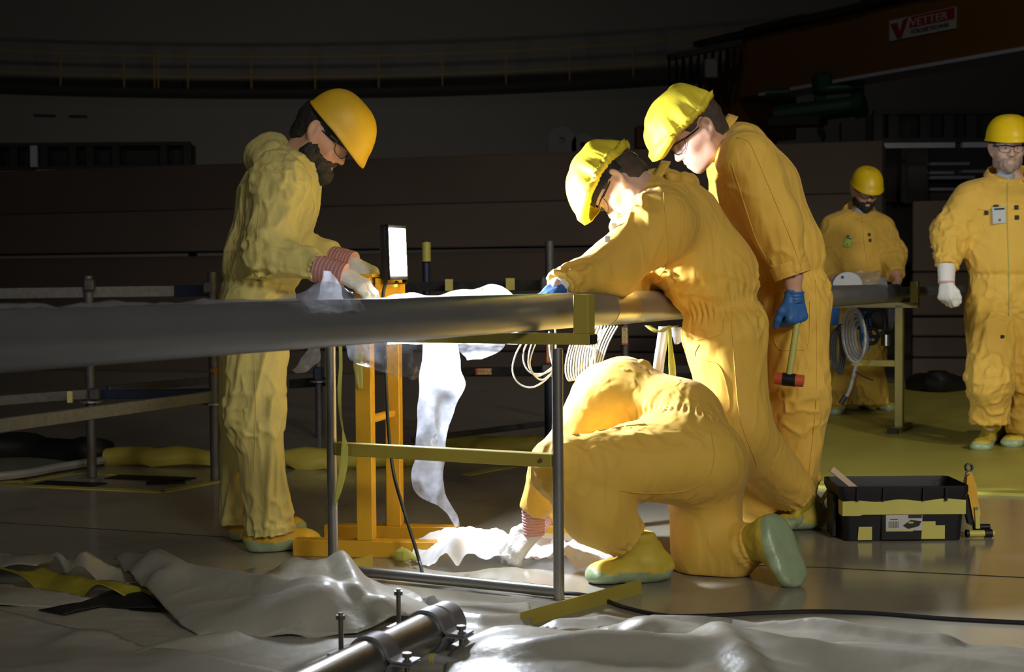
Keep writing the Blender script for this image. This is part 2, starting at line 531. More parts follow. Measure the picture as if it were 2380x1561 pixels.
# ventilation casings behind the slab wall
def casing(px0, px1, pyt, pyb, Y, cells, label, strip):
    a = P(px0, pyb, Y); b = P(px1, pyb, Y); z0 = a[2]; z1 = P(px0, pyt, Y)[2]; b[2] = z0
    e = nrm(b - a); L = np.linalg.norm(b - a); nn = V3(e[1], -e[0], 0)
    t = thing('ventilation_casing', V3((a[0] + b[0]) / 2, (a[1] + b[1]) / 2, 0), label, 'ducting')
    obj('backing', MB().bar(a - nn * .3 + V3(0, 0, (z1 - z0) / 2), b - nn * .3 + V3(0, 0, (z1 - z0) / 2), .05, z1 - z0), 'dark_steel', t)
    obj('top_rail', MB().bar(a + V3(0, 0, z1 - z0), b + V3(0, 0, z1 - z0), .12, .05), 'dark_steel', t)
    obj('bottom_rail', MB().bar(a, b, .12, .05), 'dark_steel', t)
    for u in cells:
        p = a + e * L * u
        obj('upright', MB().bar(p, p + V3(0, 0, z1 - z0), .10, .10, up=nn), 'dark_steel', t)
    for u0, u1 in strip:
        obj('pale_strip', MB().bar(a + e * L * u0 + nn * .1 - V3(0, 0, .06), a + e * L * u1 + nn * .1 - V3(0, 0, .06), .08, .055), 'light_steel', t)
    for u in (0.02, .98):
        p = a + e * L * u - nn * .3
        obj('leg', MB().bar(V3(p[0], p[1], 0), V3(p[0], p[1], z0), .1, .1, up=nn), 'dark_steel', t)
    return t
t = casing(-60, 443, 338, 392, 19.0, (.1, .19, .33, .46, .54, .66, .88, .99), 'long dark ventilation casing beyond the slab wall at far left', ((.30, .60), (.62, .66)))
p = P(80, 388, 18.9); obj('pale_post', MB().bar(p, p + V3(0, 0, .28), .09, .05, up=V3(0, 1, 0)), 'light_steel', t)
casing(2030, 2460, 262, 328, 15.4, (.02, .1, .27, .40, .52, .72, .9), 'dark ventilation casing beyond the slab wall at far right', ((.04, .42), (.46, .9)))

# louvre wall seen through the gap at the right
a = P(2052, 335, 16.2)
t = thing('louvre_panel', V3(a[0] + .6, 16.2, 0), 'grey panelled bay with pale louvre strips behind the right workers', 'louvre')
def pan(name, x0, x1, y0, y1, Y, m, th=.05):
    p, q = P(x0, y0, Y), P(x1, y1, Y)
    obj(name, MB().box(((p[0] + q[0]) / 2, Y, (p[2] + q[2]) / 2), (abs(q[0] - p[0]), th, abs(p[2] - q[2]))), m, t)
mk('bay_grey', (.13, .125, .125), .7); mk('bay_dark', (.05, .047, .045), .7)
pan('panel', 2050, 2100, 342, 470, 16.25, 'bay_dark'); pan('panel', 2102, 2156, 352, 472, 16.2, 'bay_grey')
pan('upright', 2092, 2103, 345, 470, 16.1, 'bay_grey', .1)
pan('panel', 2158, 2330, 345, 500, 16.3, 'bay_dark')
for y0, x1, x0 in ((378, 2250, 2158), (399, 2214, 2158), (396, 2290, 2232), (410, 2262, 2158), (437, 2220, 2158)):
    pan('louvre_strip', x0, x1, y0, y0 + 6, 16.1, 'light_steel', .12)
pan('louvre_strip', 2158, 2262, 444, 476, 16.2, 'bay_grey', .08)
pan('lower_panel', 2050, 2330, 470, 690, 16.4, 'bay_dark')

# floor joints
def floor_strip(pts, w, z=.0015):
    mb = MB()
    for p, q in zip(pts[:-1], pts[1:]): mb.bar(V3(p[0], p[1], z / 2), V3(q[0], q[1], z / 2), w, z)
    return mb
struct('trim_2', floor_strip([G(-20, 1213), G(540, 1249), G(1200, 1290)], .006), 'joint_black')
struct('trim_3', floor_strip([G(1500, 1306), G(1900, 1318), G(2400, 1343)], .006), 'joint_black')

# yellow floor covering on the right with a taped edge
poly = [G(1400, 1118), G(1900, 1128), G(2700, 1160), G(3100, 905), G(1500, 880)]
mb = MB()
def zmat(q): return .004 + .006 * np.clip(noise3(np.column_stack([q * V3(1.2, 3.2), q[:, 0] * 0])), 0, 1) ** 2
v, f = cloth_patch([p[:2] for p in poly], .12, zmat)
o = obj('floor_covering', MB().add(v, f), 'floor_mat_yellow', smooth=True)
tag(o, 'yellow plastic floor covering under the workers at right', 'floor covering')
solidify(o, .003)
LOCS['fc'] = LOCS[o.name]
e = obj('edge_tape', floor_strip([G(1400, 1120), G(1900, 1131), G(2700, 1163)], .09, .014), 'mat_tape', o)
# taped rectangle and yellow kerb on the left
t = thing('floor_marking', V3(*G(250, 1122)[:2], 0), 'yellow taped rectangle with dark mats on the floor at left', 'floor marking')
for pts in ([G(-40, 1124), G(380, 1143), G(520, 1116)], [G(-40, 1118), G(60, 1118), G(180, 1098)], [G(180, 1098), G(420, 1108)]):
    obj('tape_strip', floor_strip(pts, .06, .003), 'floor_mat_yellow', t)
for x0, y0, x1, y1 in ((90, 1122, 230, 1128), (260, 1108, 440, 1115), (340, 1124, 430, 1120)):
    a, b = G(x0, y0), G(x1, y1)
    obj('dark_mat', MB().bar(V3(a[0], a[1], .002), V3(b[0], b[1], .002), .14, .004), 'black_rubber', t)
def kerb(pts, r, label, z=None):
    q = [V3(p[0], p[1], r * .75) for p in pts]
    mb = MB().tube(catmull(q, 8), r, 12)
    vv = mb.v[0]; vv += (noise3(vv * 9)[:, None]) * .018; vv[:, 2] = np.maximum(vv[:, 2], 0)
    return tag(obj('wrapped_kerb', mb, 'floor_mat_yellow', smooth=True), label, 'kerb')
kerb([G(250, 1080), G(520, 1084), G(800, 1088), G(960, 1082)], .055, 'long yellow wrapped kerb on the floor behind the bearded worker')
kerb([G(1045, 1045), G(1120, 1050), G(1260, 1052)], .05, 'short yellow wrapped kerb on the floor behind the yellow stand')
mb = floor_strip([G(1085, 1104), G(1160, 1088), G(1260, 1078)], .06, .003)
tag(obj('floor_tape', mb, 'floor_mat_yellow'), 'yellow tape strip on the floor beyond the kneeling worker', 'tape')
# black mat and hose by the left scaffold
mb = MB().tube(catmull([G(-60, 1112, .03), G(60, 1100, .03), G(140, 1085, .03), G(250, 1068, .03)], 8), .022, 8)
tag(obj('grey_hose', mb, 'grey_plastic', smooth=True), 'grey hose on the floor at the far left edge', 'hose')
a = G(-80, 1062); b = G(250, 1066)
mb = MB().tube(catmull([V3(a[0], a[1], .05), V3(*G(80, 1060)[:2], .06), V3(*G(200, 1070)[:2], .05), V3(b[0], b[1], .03)], 6), [.07] * 19, 10)
mb.v[0][:, 2] = np.maximum(mb.v[0][:, 2] + noise3(mb.v[0] * 8) * .02, 0)
tag(obj('rolled_mat', mb, 'black_rubber', smooth=True), 'black rolled mat on the floor beyond the left scaffold', 'mat')
mb = MB()
mb.tube(catmull([G(2120, 893, .05), G(2180, 886, .10), G(2240, 893, .05), G(2290, 893, .03)], 6), [.07, .08, .09, .09, .08, .1, .1, .1, .08, .08, .07, .07, .06, .05, .05, .05, .04, .04, .03], 10)
mb.v[0][:, 2] = np.maximum(mb.v[0][:, 2], 0)
tag(obj('rolled_mat', mb, 'black_rubber', smooth=True), 'black crumpled mat at the foot of the right slab stack', 'mat')

# ================================================================ CRANE at upper right
A = P(1715, 236, 25.0); B = P(2380, 121, 19.8); B[2] = A[2]
ce = nrm(B - A); cn = V3(ce[1], -ce[0], 0)
B = B + ce * 3.5; CH = 1.02
crane = thing('jib_crane', V3(A[0], A[1], 0), 'orange crane girder with sign, green hoist and cables at upper right', 'crane')
up = V3(0, 0, 1)
obj('girder', MB().bar(A + up * CH / 2, B + up * CH / 2, .45, CH, bev=.02), 'crane_orange', crane)
obj('bottom_flange', MB().bar(A + ce * .9, B, .62, .05), 'light_steel', crane)
obj('end_carriage', MB().bar(A - ce * .2 + cn * .3, A - ce * .2 - cn * 1.2, .8, 1.25, bev=.03), 'crane_orange', crane)
Lb = np.linalg.norm(B - A)
for k in range(7):
    a = A + ce * (Lb * (k / 7.0) - .8) + up * (CH + .06 + (.03 if k % 2 else 0)) + cn * .2; b = A + ce * (Lb * ((k + 1.06) / 7) - .8) + up * (CH + .06 + (.03 if k % 2 else 0)) + cn * .2
    obj('cable_tray', MB().bar(a, b, .3, .10), 'dark_steel', crane)
    obj('tray_bracket', MB().bar((a + b) / 2 + cn * .1, (a + b) / 2 + cn * .1 - up * .16, .12, .08), 'rail_yellow', crane)
# support column of the crane, hidden behind the workers
obj('column', MB().bar(V3(*(A - ce * .3 - cn * .5)[:2], 0), A - ce * .3 - cn * .5, .7, .7, up=cn), 'dark_steel', crane)
for k in range(9):
    a = P(1555 + k * 17, 128 + (k % 3) * 6 - k * 3, 24.2)
    d = .75 + .25 * math.sin(k * 2.1)
    obj('festoon_cable', MB().tube(catmull([a, a + V3(.02, 0, -d * .7), a + V3(.11, 0, -d), a + V3(.2, 0, -d * .6), a + V3(.24, 0, -.02)], 5), .026, 6), 'cable_black', crane)
a = P(1550, 135, 24.3); b = P(1725, 98, 24.0)
obj('festoon_rail', MB().bar(a, b, .1, .1), 'dark_steel', crane)
a = P(1652, 160, 24.1); obj('control_box', MB().box(a, (.22, .15, .32), bev=.02), 'grey_plastic', crane)
a = P(1508, 321, 24.0); obj('counterweight', MB().box(a, (.46, .4, .38), bev=.02), 'crane_orange', crane)
a = P(1508, 340, 24.0); b = A - ce * .3 - cn * .5; b[2] = a[2]; obj('outrigger', MB().bar(a, b, .2, .2), 'dark_steel', crane)
# hoist
a = P(1800, 270, 22.6); b = P(1985, 247, 22.2)
obj('hoist_drum', MB().cyl(a, b, .16, 20), 'green_motor', crane, smooth=True)
c = P(2000, 243, 22.15); obj('hoist_motor', MB().cyl(b, c + (c - b) * .6, .205, 20), 'green_motor', crane, smooth=True)
a = P(1910, 195, 22.6); obj('gearbox', MB().box(a, (.28, .3, .36), bev=.05), 'green_motor', crane)
a = P(1920, 208, 22.5); b = P(2008, 202, 22.4); obj('travel_motor', MB().cyl(a, b, .085, 14), 'green_motor', crane, smooth=True)
a = P(1780, 218, 22.7); b = P(1835, 215, 22.6); obj('travel_motor', MB().cyl(a, b, .08, 14), 'green_motor', crane, smooth=True)
a = P(1780, 285, 22.5); b = P(1905, 282, 22.4); obj('drum_guard', MB().bar(a, b, .3, .16, bev=.02), 'dark_steel', crane)
a = P(1905, 225, 22.5); b = P(1910, 292, 22.5); obj('hanger', MB().bar(a, b, .16, .12, up=V3(0, 1, 0)), 'green_motor', crane)
a = P(1908, 290, 22.5); b = P(1912, 328, 22.5); obj('hook_block', MB().tube([a, a + V3(0, 0, -.1), b + V3(.02, 0, .04), b], [.03, .06, .045, .015], 8), 'green_motor', crane)
a = P(1953, 285, 22.4); b = P(1953, 330, 22.4); obj('pendant_cable', MB().tube([a, b + V3(0, 0, -.4)], .016, 6), 'cable_black', crane)
# sign on the girder
def text_mesh(s, size, origin, ex, ez, name, m, parent, depth=.004, sx=1.0, shear=0.0):
    cu = bpy.data.curves.new(name, 'FONT'); cu.body = s; cu.size = size; cu.extrude = depth; cu.shear = shear
    to = bpy.data.objects.new(name, cu); COL.objects.link(to)
    bpy.context.view_layer.update()
    me = bpy.data.meshes.new_from_object(to.evaluated_get(bpy.context.evaluated_depsgraph_get()))
    bpy.data.objects.remove(to)
    v = np.array([tuple(x.co) for x in me.vertices]); fc = [tuple(p.vertices) for p in me.polygons]
    bpy.data.meshes.remove(me)
    ey = np.cross(ez, ex)
    w = np.asarray(origin) + v[:, :1] * sx * np.asarray(ex) + v[:, 1:2] * np.asarray(ez) - v[:, 2:3] * np.asarray(ey)
    return obj(name, MB().add(w, fc), m, parent)
def on_beam(px, py):
    """point on the girder's near face"""
    r = ray(px, py); q = A + cn * .235
    t = np.dot(q - CAM, cn) / np.dot(r, cn)
    return CAM + r * t
s0 = on_beam(2068, 96); s1 = on_beam(2222, 78); top = on_beam(2070, 48)[2]
W = np.dot(s1 - s0, ce); zlo = s0[2]; H = top - zlo
sg = obj('sign_board', MB().bar(s0 + V3(0, 0, H / 2), s0 + ce * W + V3(0, 0, H / 2), .02, H), 'sign_white', crane)
o0 = s0 + cn * .014
vm = MB()
def q2(u, w): return o0 + ce * (W * u) + V3(0, 0, H * w)
vm.extrude([q2(.02, .82), q2(.13, .82), q2(.17, .35), q2(.22, .90), q2(.31, .98), q2(.20, .06), q2(.13, .04)], cn * .006)
obj('logo', vm, 'sign_red', sg)
red = obj('red_field', MB().add([q2(.31, .44), q2(.99, .44), q2(.99, .97), q2(.34, .97)], [(0, 1, 2, 3)]), 'sign_red', sg)
text_mesh('VETTER', H * .52, q2(.33, .50) + cn * .004, ce, V3(0, 0, 1), 'lettering', 'sign_white', sg, sx=W * .64 / (H * .52 * 3.9))
text_mesh('FÖRDERTECHNIK', H * .27, q2(.34, .14), ce, V3(0, 0, 1), 'lettering', 'sign_black', sg, sx=W * .62 / (H * .27 * 8.6))

# ================================================================ MAIN PIPE
PR = .057
PD = nrm(V3(.52, 1.0, 0)); PN = V3(PD[1], -PD[0], 0)           # pipe direction, sideways to the camera's right
def on_pipe(Y, z=.88): return V3(.151 + .52 * (Y - 4.54), Y, z)
pipe = thing('steel_pipe', on_pipe(4.5, .88 - PR), 'long grey steel pipe running across the picture on yellow stands', 'pipe')
obj('tube', MB().pipe(on_pipe(1.75), on_pipe(8.85), PR, .050, 48), 'pipe_steel', pipe, smooth=True)
obj('weld_seam', MB().pipe(on_pipe(5.02), on_pipe(5.035), PR + .0016, PR - .01, 48), 'pipe_bright', pipe, smooth=True)
obj('film_sleeve', MB().pipe(on_pipe(4.86), on_pipe(5.03), PR + .0012, PR - .004, 48), 'pipe_bright', pipe, smooth=True)
a = on_pipe(8.85); obj('reduced_end', MB().pipe(a, a + PD * 2.2, .035, .028, 32), 'pipe_steel', pipe, smooth=True)
a = on_pipe(5.3) + V3(0, 0, PR * .93); obj('black_tape', MB().box(a, (.03, .05, .012), bev=.003), 'black_rubber', pipe)

# ================================================================ FRONT PIPE STAND
sr = G(1299, 1392); sl = G(775, 1338)
se = nrm(sr - sl)                                              # along the stand, towards the right
st = thing('pipe_stand', (sr + sl) / 2, 'front pipe stand with two steel legs and olive yellow crossbars', 'stand')
BT = .80
for p, hgt in ((sr, BT - .03), (sl, BT - .03)):
    obj('leg', MB().tube([V3(p[0], p[1], 0), V3(p[0], p[1], hgt)], .0172, 18), 'stand_steel', st, smooth=True)
# top beam: box section ending with a plastic cap
bR = sr + se * .118; bL = sl - se * .05
obj('top_beam', MB().bar(V3(bL[0], bL[1], BT), V3(bR[0], bR[1], BT), .05, .034, bev=.002), 'stand_yellow', st)
obj('end_cap', MB().bar(V3(*(bR)[:2], BT), V3(*(bR + se * .006)[:2], BT), .044, .028), 'black_plastic', st)
u0 = sr + se * .09 - PD * .0
obj('stop_post', MB().bar(V3(u0[0], u0[1], BT + .017), V3(u0[0], u0[1], .935), .05, .05, up=PD, bev=.002), 'stand_yellow', st)
zc = P(1290, 1070, sr[1])[2]
obj('crossbar', MB().bar(V3(*(sl + se * .02)[:2], zc), V3(*(sr - se * .016)[:2], zc), .034, .042, bev=.002), 'stand_yellow', st)
q = sr - se * .05 - PD * .0178
obj('bolt_head', MB().cyl(V3(q[0], q[1], zc), V3(*(q - PD * .004)[:2], zc), .007, 12), 'brass', st)
obj('base_bar', MB().tube([V3(sl[0], sl[1], .024), V3(sr[0], sr[1], .024)], .0172, 16), 'stand_steel', st, smooth=True)
def angle_iron(a, b, name='foot_angle', flip=1):
    a = V3(a[0], a[1], 0); b = V3(b[0], b[1], 0); d = nrm(b - a); s = V3(d[1], -d[0], 0)
    mb = MB().bar(a + V3(0, 0, .022), b + V3(0, 0, .022), .004, .044)
    mb.bar(a - s * .02 * flip + V3(0, 0, .002), b - s * .02 * flip + V3(0, 0, .002), .04, .004)
    return obj(name, mb, 'stand_yellow', st)
angle_iron(G(1211, 1458), G(1490, 1378))
angle_iron(G(700, 1362), G(866, 1318), flip=-1)

# ================================================================ FAR PIPE STAND
fr = G(2090, 1003)
fdir = PN * 1.0
fl = fr - fdir * .95
t = thing('pipe_stand', (fr + fl) / 2, 'far olive yellow pipe stand in front of the worker with the green badge', 'stand')
BT2 = .803
for p in (fr, fl):
    obj('leg', MB().bar(V3(p[0], p[1], .03), V3(p[0], p[1], BT2), .05, .05, up=PD, bev=.003), 'stand_yellow', t)
    obj('foot', MB().bar(V3(*(p - PD * .16)[:2], .018), V3(*(p + PD * .26)[:2], .018), .06, .036, bev=.003), 'stand_yellow', t)
    obj('foot_cap', MB().bar(V3(*(p - PD * .2)[:2], .018), V3(*(p - PD * .16)[:2], .018), .064, .04), 'black_plastic', t)
a = fl; b = fr + fdir * .12
obj('top_beam', MB().bar(V3(a[0], a[1], BT2), V3(b[0], b[1], BT2), .05, .035, bev=.002), 'stand_yellow', t)
obj('stop_post', MB().bar(V3(*(fr + fdir * .095)[:2], BT2), V3(*(fr + fdir * .095)[:2], .95), .05, .05, up=PD, bev=.002), 'stand_yellow', t)
zc2 = P(2000, 845, fr[1])[2]
obj('crossbar', MB().bar(V3(fl[0], fl[1], zc2), V3(fr[0], fr[1], zc2), .035, .04, bev=.002), 'stand_yellow', t)

# ================================================================ ORANGE-YELLOW FRAME carrying the lamp
f0 = G(853, 1292); f1 = G(919, 1256)                          # feet of the two uprights
t = thing('lamp_stand', (f0 + f1) / 2, 'orange yellow double upright stand with long base beams behind the pipe', 'frame')
fx = nrm(G(1000, 1290) - G(680, 1284)); fx[2] = 0; fx = nrm(fx)
fy = V3(-fx[1], fx[0], 0)
FT = 1.0
def up_frame(p, x0, x1, ztop, w):
    obj('base_beam', MB().bar(V3(*(p + fx * x0)[:2], .03), V3(*(p + fx * x1)[:2], .03), .06, .06, bev=.003), 'frame_orange', t)
    obj('upright', MB().bar(V3(p[0], p[1], .06), V3(p[0], p[1], ztop), w, .06, up=fy, bev=.003), 'frame_orange', t)
up_frame(f0, -.265, .25, FT, .058)
up_frame(f1, -.27, .24, FT, .055)
zr = P(890, 967, 5.2)[2]
obj('rung', MB().cyl(V3(f0[0], f0[1], zr), V3(f1[0], f1[1], zr), .0155, 16), 'frame_orange', t, smooth=True)
# short channel bracket across the top
a = P(842, 662, f0[1]); b = P(934, 668, f1[1])
c = (f0 + f1) / 2
obj('top_channel', MB().bar(V3(f0[0], f0[1], FT + .0) - fy * .03, V3(f1[0], f1[1], FT) + fy * .03, .075, .012), 'frame_orange', t)
obj('lamp_shelf', MB().box((f0[0] + .065, 5.14, .963), (.10, .14, .010)), 'frame_orange', t)
obj('top_plate', MB().bar(V3(f0[0], f0[1], FT - .06) + fx * .045, V3(f1[0], f1[1], FT - .06) + fx * .045, .006, .10), 'frame_orange', t)

# ================================================================ LED WORK LIGHT on the frame
LP = P(922, 586, 5.12)
Ln = nrm(V3(.93, -.36, .03)); Ls = nrm(np.cross(V3(0, 0, 1), Ln)); Lu = np.cross(Ln, Ls)
LR = np.stack([Ls, Ln, Lu], axis=1)
lamp = thing('work_light', V3(LP[0], LP[1], .968), 'glaring white LED work light standing on the yellow frame', 'lamp')
mk_emit('led', (.86, .92, 1.0), 1500)
obj('housing', MB().box(LP - Ln * .018, (.150, .028, .195), LR, bev=.006), 'black_plastic', lamp)
fw, fh = .150, .195
mb = MB()
for sx, sz, wx, wz in ((0, 1, fw, .012), (0, -1, fw, .016), (1, 0, .010, fh), (-1, 0, .010, fh)):
    mb.box(LP + Ls * sx * (fw / 2 - .005) + Lu * sz * (fh / 2 - .007), (wx, .012, wz), LR)
obj('bezel', mb, 'black_plastic', lamp)
obj('led_panel', MB().box(LP + Ln * .004, (.132, .005, .170), LR), 'led', lamp)
base = V3(LP[0], LP[1], .968)
ft_ = LP - Lu * .104 - Ln * .01
mb = MB()
for s in (-1, 1):
    mb.bar(ft_ + Ls * .079 * s + Lu * .115, ft_ + Ls * .079 * s - Lu * .008, .004, .018, up=Ln)
mb.bar(ft_ - Lu * .008 + Ls * .08, ft_ - Lu * .008 - Ls * .08, .018, .005, up=Lu)
obj('bracket', mb, 'black_plastic', lamp)
mb = MB().tube([V3(base[0], base[1], .968), ft_ - Lu * .008], .012, 10)
obj('foot', mb, 'black_plastic', lamp)
# its mains cable: down the frame and away over the floor
cab = [LP - Ln * .05 - Lu * .09, P(897, 655, 5.05), P(890, 690, 5.03), P(893, 780, 5.0), P(897, 880, 4.95), P(903, 1000, 4.94), P(915, 1100, 4.92), P(940, 1190, 4.89), P(965, 1270, 4.83),
       P(978, 1315, 4.78), G(986, 1342, .006), G(1010, 1352, .006), G(1080, 1357, .006), G(1180, 1368, .006), G(1255, 1378, .006), G(1330, 1379, .012), G(1390, 1388, .006), G(1450, 1410, .006), G(1540, 1429, .006),
       G(1640, 1430, .006), G(1760, 1424, .006), G(1900, 1420, .006), G(2040, 1425, .006), G(2200, 1437, .006), G(2420, 1448, .006)]
o = obj('mains_cable', MB().tube(catmull(cab, 6), .0062, 8), 'cable_black', smooth=True)
tag(o, 'black cable from the work light running across the floor to the right', 'cable')

# ================================================================ TARPAULINS in the foreground
def ctrl(L): return np.array([[*G(x, y, h)[:2], h] for x, y, h in L])
def seg_dist(q, a, b):
    ab = b - a; t = np.clip(((q - a) @ ab) / (ab @ ab + 1e-12), 0, 1)
    return np.sqrt(((q - a - t[:, None] * ab) ** 2).sum(1)), t
def tarp_part(name, outline, inner, step, parent, m, wrinkle=.006, fscale=(5, 9), seed=0, thick=.0025, ridges=()):
    oc = ctrl(outline); ic = ctrl(inner) if inner else np.zeros((0, 3))
    allc = np.vstack([oc, ic]); fz = rbf(allc[:, :2], allc[:, 2])
    rd = []
    for L, w in ridges:
        c = ctrl(L); hs = np.array([p[2] for p in L])
        rd.append((c[:, :2], hs, w))
    def zf(q):
        z = fz(q)
        for c, hs, w in rd:                                    # sharp pressed folds
            best = np.zeros(len(q))
            for k in range(len(c) - 1):
                d, t = seg_dist(q, c[k], c[k + 1])
                best = np.maximum(best, (hs[k] + (hs[k + 1] - hs[k]) * t) * np.maximum(0, 1 - (np.sqrt(d * d + 1.6e-4) - .0126) / w) ** 1.3)
            z = z + best
        a = np.column_stack([q[:, 0] * fscale[0] + seed, q[:, 1] * fscale[1], q[:, 0] * 0 + seed * .37])
        a = a + .35 * noise3(a * .6)[:, None]
        cr = lambda p: .5 - np.abs(noise3(p))                  # straight creases between flat facets
        R = np.array([[.8, .6, 0], [-.6, .8, 0], [0, 0, 1]])
        w = cr(a) + .55 * cr(a @ R * 1.7 + 9) + .3 * cr(a @ R.T * 3.4 + 3)
        return np.maximum(z + w * wrinkle * .8, .004)
    v, f = cloth_patch(oc[:, :2], step, zf)
    o = obj(name, MB().add(v, f), m, parent, smooth=True, angle=50)
    solidify(o, thick)
    return o
tp = thing('tarpaulin', V3(*G(500, 1480)[:2], 0), 'crumpled grey tarpaulin heaped over the floor at lower left', 'tarpaulin')
# bottom layer
tarp_part('ground_sheet', [(-150, 1380, .02), (120, 1395, .02), (420, 1425, .02), (700, 1440, .02), (1000, 1415, .02), (1230, 1400, .01), (1240, 1470, .01), (1150, 1500, .02), (1060, 1580, .02), (1000, 1750, .02), (-500, 1750, .02)],
          [(0, 1500, .014), (200, 1560, .014), (350, 1420, .014), (500, 1470, .018), (800, 1480, .02), (1000, 1450, .03), (1120, 1455, .03)], .016, tp, 'tarp', .006, (3, 10), 3, ridges=[([(200, 1560, .02), (420, 1500, .025), (620, 1470, .01)], .07), ([(720, 1560, .02), (860, 1500, .03), (1010, 1470, .02)], .06), ([(1000, 1440, .02), (1120, 1450, .03), (1220, 1440, .01)], .04)])
tarp_part('front_layer', [(-250, 1382, .035), (0, 1418, .042), (120, 1447, .045), (250, 1474, .048), (400, 1508, .048), (560, 1540, .046), (760, 1590, .04), (900, 1640, .03), (900, 1760, .02), (-600, 1760, .02)],
          [(0, 1470, .034), (100, 1500, .03), (200, 1530, .05), (330, 1515, .034), (300, 1565, .034), (500, 1570, .035)], .015, tp, 'tarp', .006, (4, 8), 5, ridges=[([(80, 1533, .0), (180, 1505, .018), (300, 1520, .0)], .07)])
# big fold with the peak over the stand's left foot
tarp_part('upper_fold', [(262, 1300, .045), (300, 1286, .06), (365, 1290, .065), (430, 1318, .05), (490, 1355, .03), (560, 1335, .05), (640, 1330, .065), (700, 1322, .08), (752, 1305, .115), (776, 1297, .135), (800, 1310, .11), (850, 1347, .06),
                         (910, 1368, .05), (965, 1393, .05), (1010, 1424, .05), (970, 1436, .05), (890, 1448, .05), (830, 1470, .035), (720, 1484, .02), (600, 1482, .02), (460, 1477, .02), (420, 1452, .03), (390, 1420, .04), (330, 1365, .045), (290, 1330, .045)],
          [(360, 1330, .09), (450, 1370, .07), (560, 1400, .075), (700, 1440, .065), (640, 1380, .085), (760, 1360, .14), (700, 1360, .10), (800, 1385, .10), (830, 1425, .07), (900, 1410, .085), (330, 1310, .08), (470, 1420, .055), (590, 1450, .05), (820, 1350, .11)],
          .010, tp, 'tarp', .006, (5, 7), 8, ridges=[([(290, 1318, .03), (400, 1352, .035), (620, 1412, .03), (880, 1462, .02)], .06), ([(330, 1300, .02), (430, 1345, .03), (490, 1360, .01)], .03), ([(776, 1300, .01), (800, 1370, .035), (835, 1440, .03)], .045), ([(776, 1300, .0), (690, 1365, .03), (640, 1430, .01)], .06), ([(800, 1312, .0), (880, 1365, .02), (990, 1425, .02)], .03), ([(560, 1340, .0), (600, 1370, .02), (590, 1400, .01)], .05)])
# left corner: pale flap, yellow folded band, pale layers
tarp_part('corner_flap', [(85, 1320, .05), (145, 1290, .10), (190, 1284, .11), (240, 1308, .07), (300, 1322, .04), (330, 1350, .03), (230, 1352, .03), (150, 1335, .04)],
          [(150, 1305, .11), (215, 1325, .06)], .014, tp, 'tarp', .008, (6, 8), 21)
tarp_part('yellow_band', [(-120, 1330, .06), (40, 1328, .07), (100, 1320, .07), (180, 1340, .06), (300, 1360, .045), (380, 1372, .03), (300, 1392, .02), (190, 1390, .02), (80, 1368, .03), (-120, 1345, .035)],
          [(60, 1348, .06), (200, 1365, .055)], .014, tp, 'tarp_yellow', .006, (4, 12), 31)
tarp_part('grey_layer', [(-150, 1278, .04), (-20, 1282, .05), (60, 1292, .05), (130, 1290, .05), (120, 1308, .05), (85, 1320, .05), (0, 1325, .04), (-150, 1330, .03)],
          [(40, 1302, .065)], .016, tp, 'tarp', .012, (4, 11), 41)
tarp_part('lower_layer', [(-150, 1352, .03), (60, 1362, .04), (190, 1388, .03), (280, 1396, .02), (130, 1415, .015), (-150, 1415, .015)], [(0, 1385, .04)], .018, tp, 'tarp', .012, (4, 11), 51)
tarp_part('fold_gap_shade', [(90, 1418, .022), (190, 1400, .03), (260, 1372, .03), (330, 1375, .03), (390, 1412, .022), (300, 1412, .022), (240, 1408, .022), (150, 1428, .022)], None, .02, tp, 'black_rubber', .004, (6, 8), 61)  # black sheet standing in for the shade in the gap under the fold

t2 = thing('tarpaulin', V3(*G(1700, 1530)[:2], 0), 'dirty pale tarpaulin with rolled folds along the lower right edge', 'tarpaulin')
tarp_part('main_fold', [(1045, 1520, .03), (1080, 1490, .045), (1150, 1468, .06), (1220, 1458, .07), (1330, 1470, .065), (1480, 1478, .065), (1640, 1474, .06), (1800, 1490, .05), (1960, 1495, .045), (2120, 1500, .04), (2450, 1530, .03), (2700, 1760, .02), (1000, 1760, .02), (1030, 1580, .02)],
          [(1120, 1496, .07), (1220, 1484, .085), (1340, 1490, .085), (1480, 1494, .085), (1620, 1496, .085), (1700, 1520, .075), (1760, 1560, .06), (1150, 1540, .05), (1300, 1540, .060), (1450, 1545, .056), (1600, 1550, .054), (1250, 1610, .055), (1450, 1610, .052), (1640, 1610, .05), (1850, 1535, .045), (2000, 1530, .04), (2200, 1550, .035), (1900, 1600, .03), (2200, 1620, .03)], .013, t2, 'tarp', .008, (4, 9), 71, ridges=[([(1080, 1500, .02), (1220, 1470, .04), (1480, 1484, .035), (1640, 1486, .03), (1700, 1540, .03), (1760, 1600, .03)], .06), ([(1230, 1560, .02), (1400, 1545, .03), (1640, 1560, .02)], .06), ([(1720, 1520, .02), (1900, 1530, .04), (2200, 1560, .03), (2450, 1590, .02)], .08)])
tarp_part('back_fold', [(1330, 1470, .05), (1420, 1455, .05), (1520, 1448, .05), (1560, 1456, .04), (1650, 1456, .045), (1800, 1458, .045), (1960, 1470, .04), (2120, 1486, .03), (2300, 1500, .02), (2420, 1515, .015), (2420, 1540, .015), (2100, 1520, .03), (1800, 1500, .04), (1500, 1490, .04)],
          [(1500, 1466, .065), (1700, 1470, .065), (1900, 1482, .05)], .012, t2, 'tarp', .009, (6, 11), 81, ridges=[([(1400, 1462, .02), (1560, 1458, .03), (1760, 1462, .03), (1960, 1480, .03), (2200, 1500, .02)], .045), ([(1480, 1480, .01), (1640, 1470, .025), (1800, 1480, .01)], .03)])
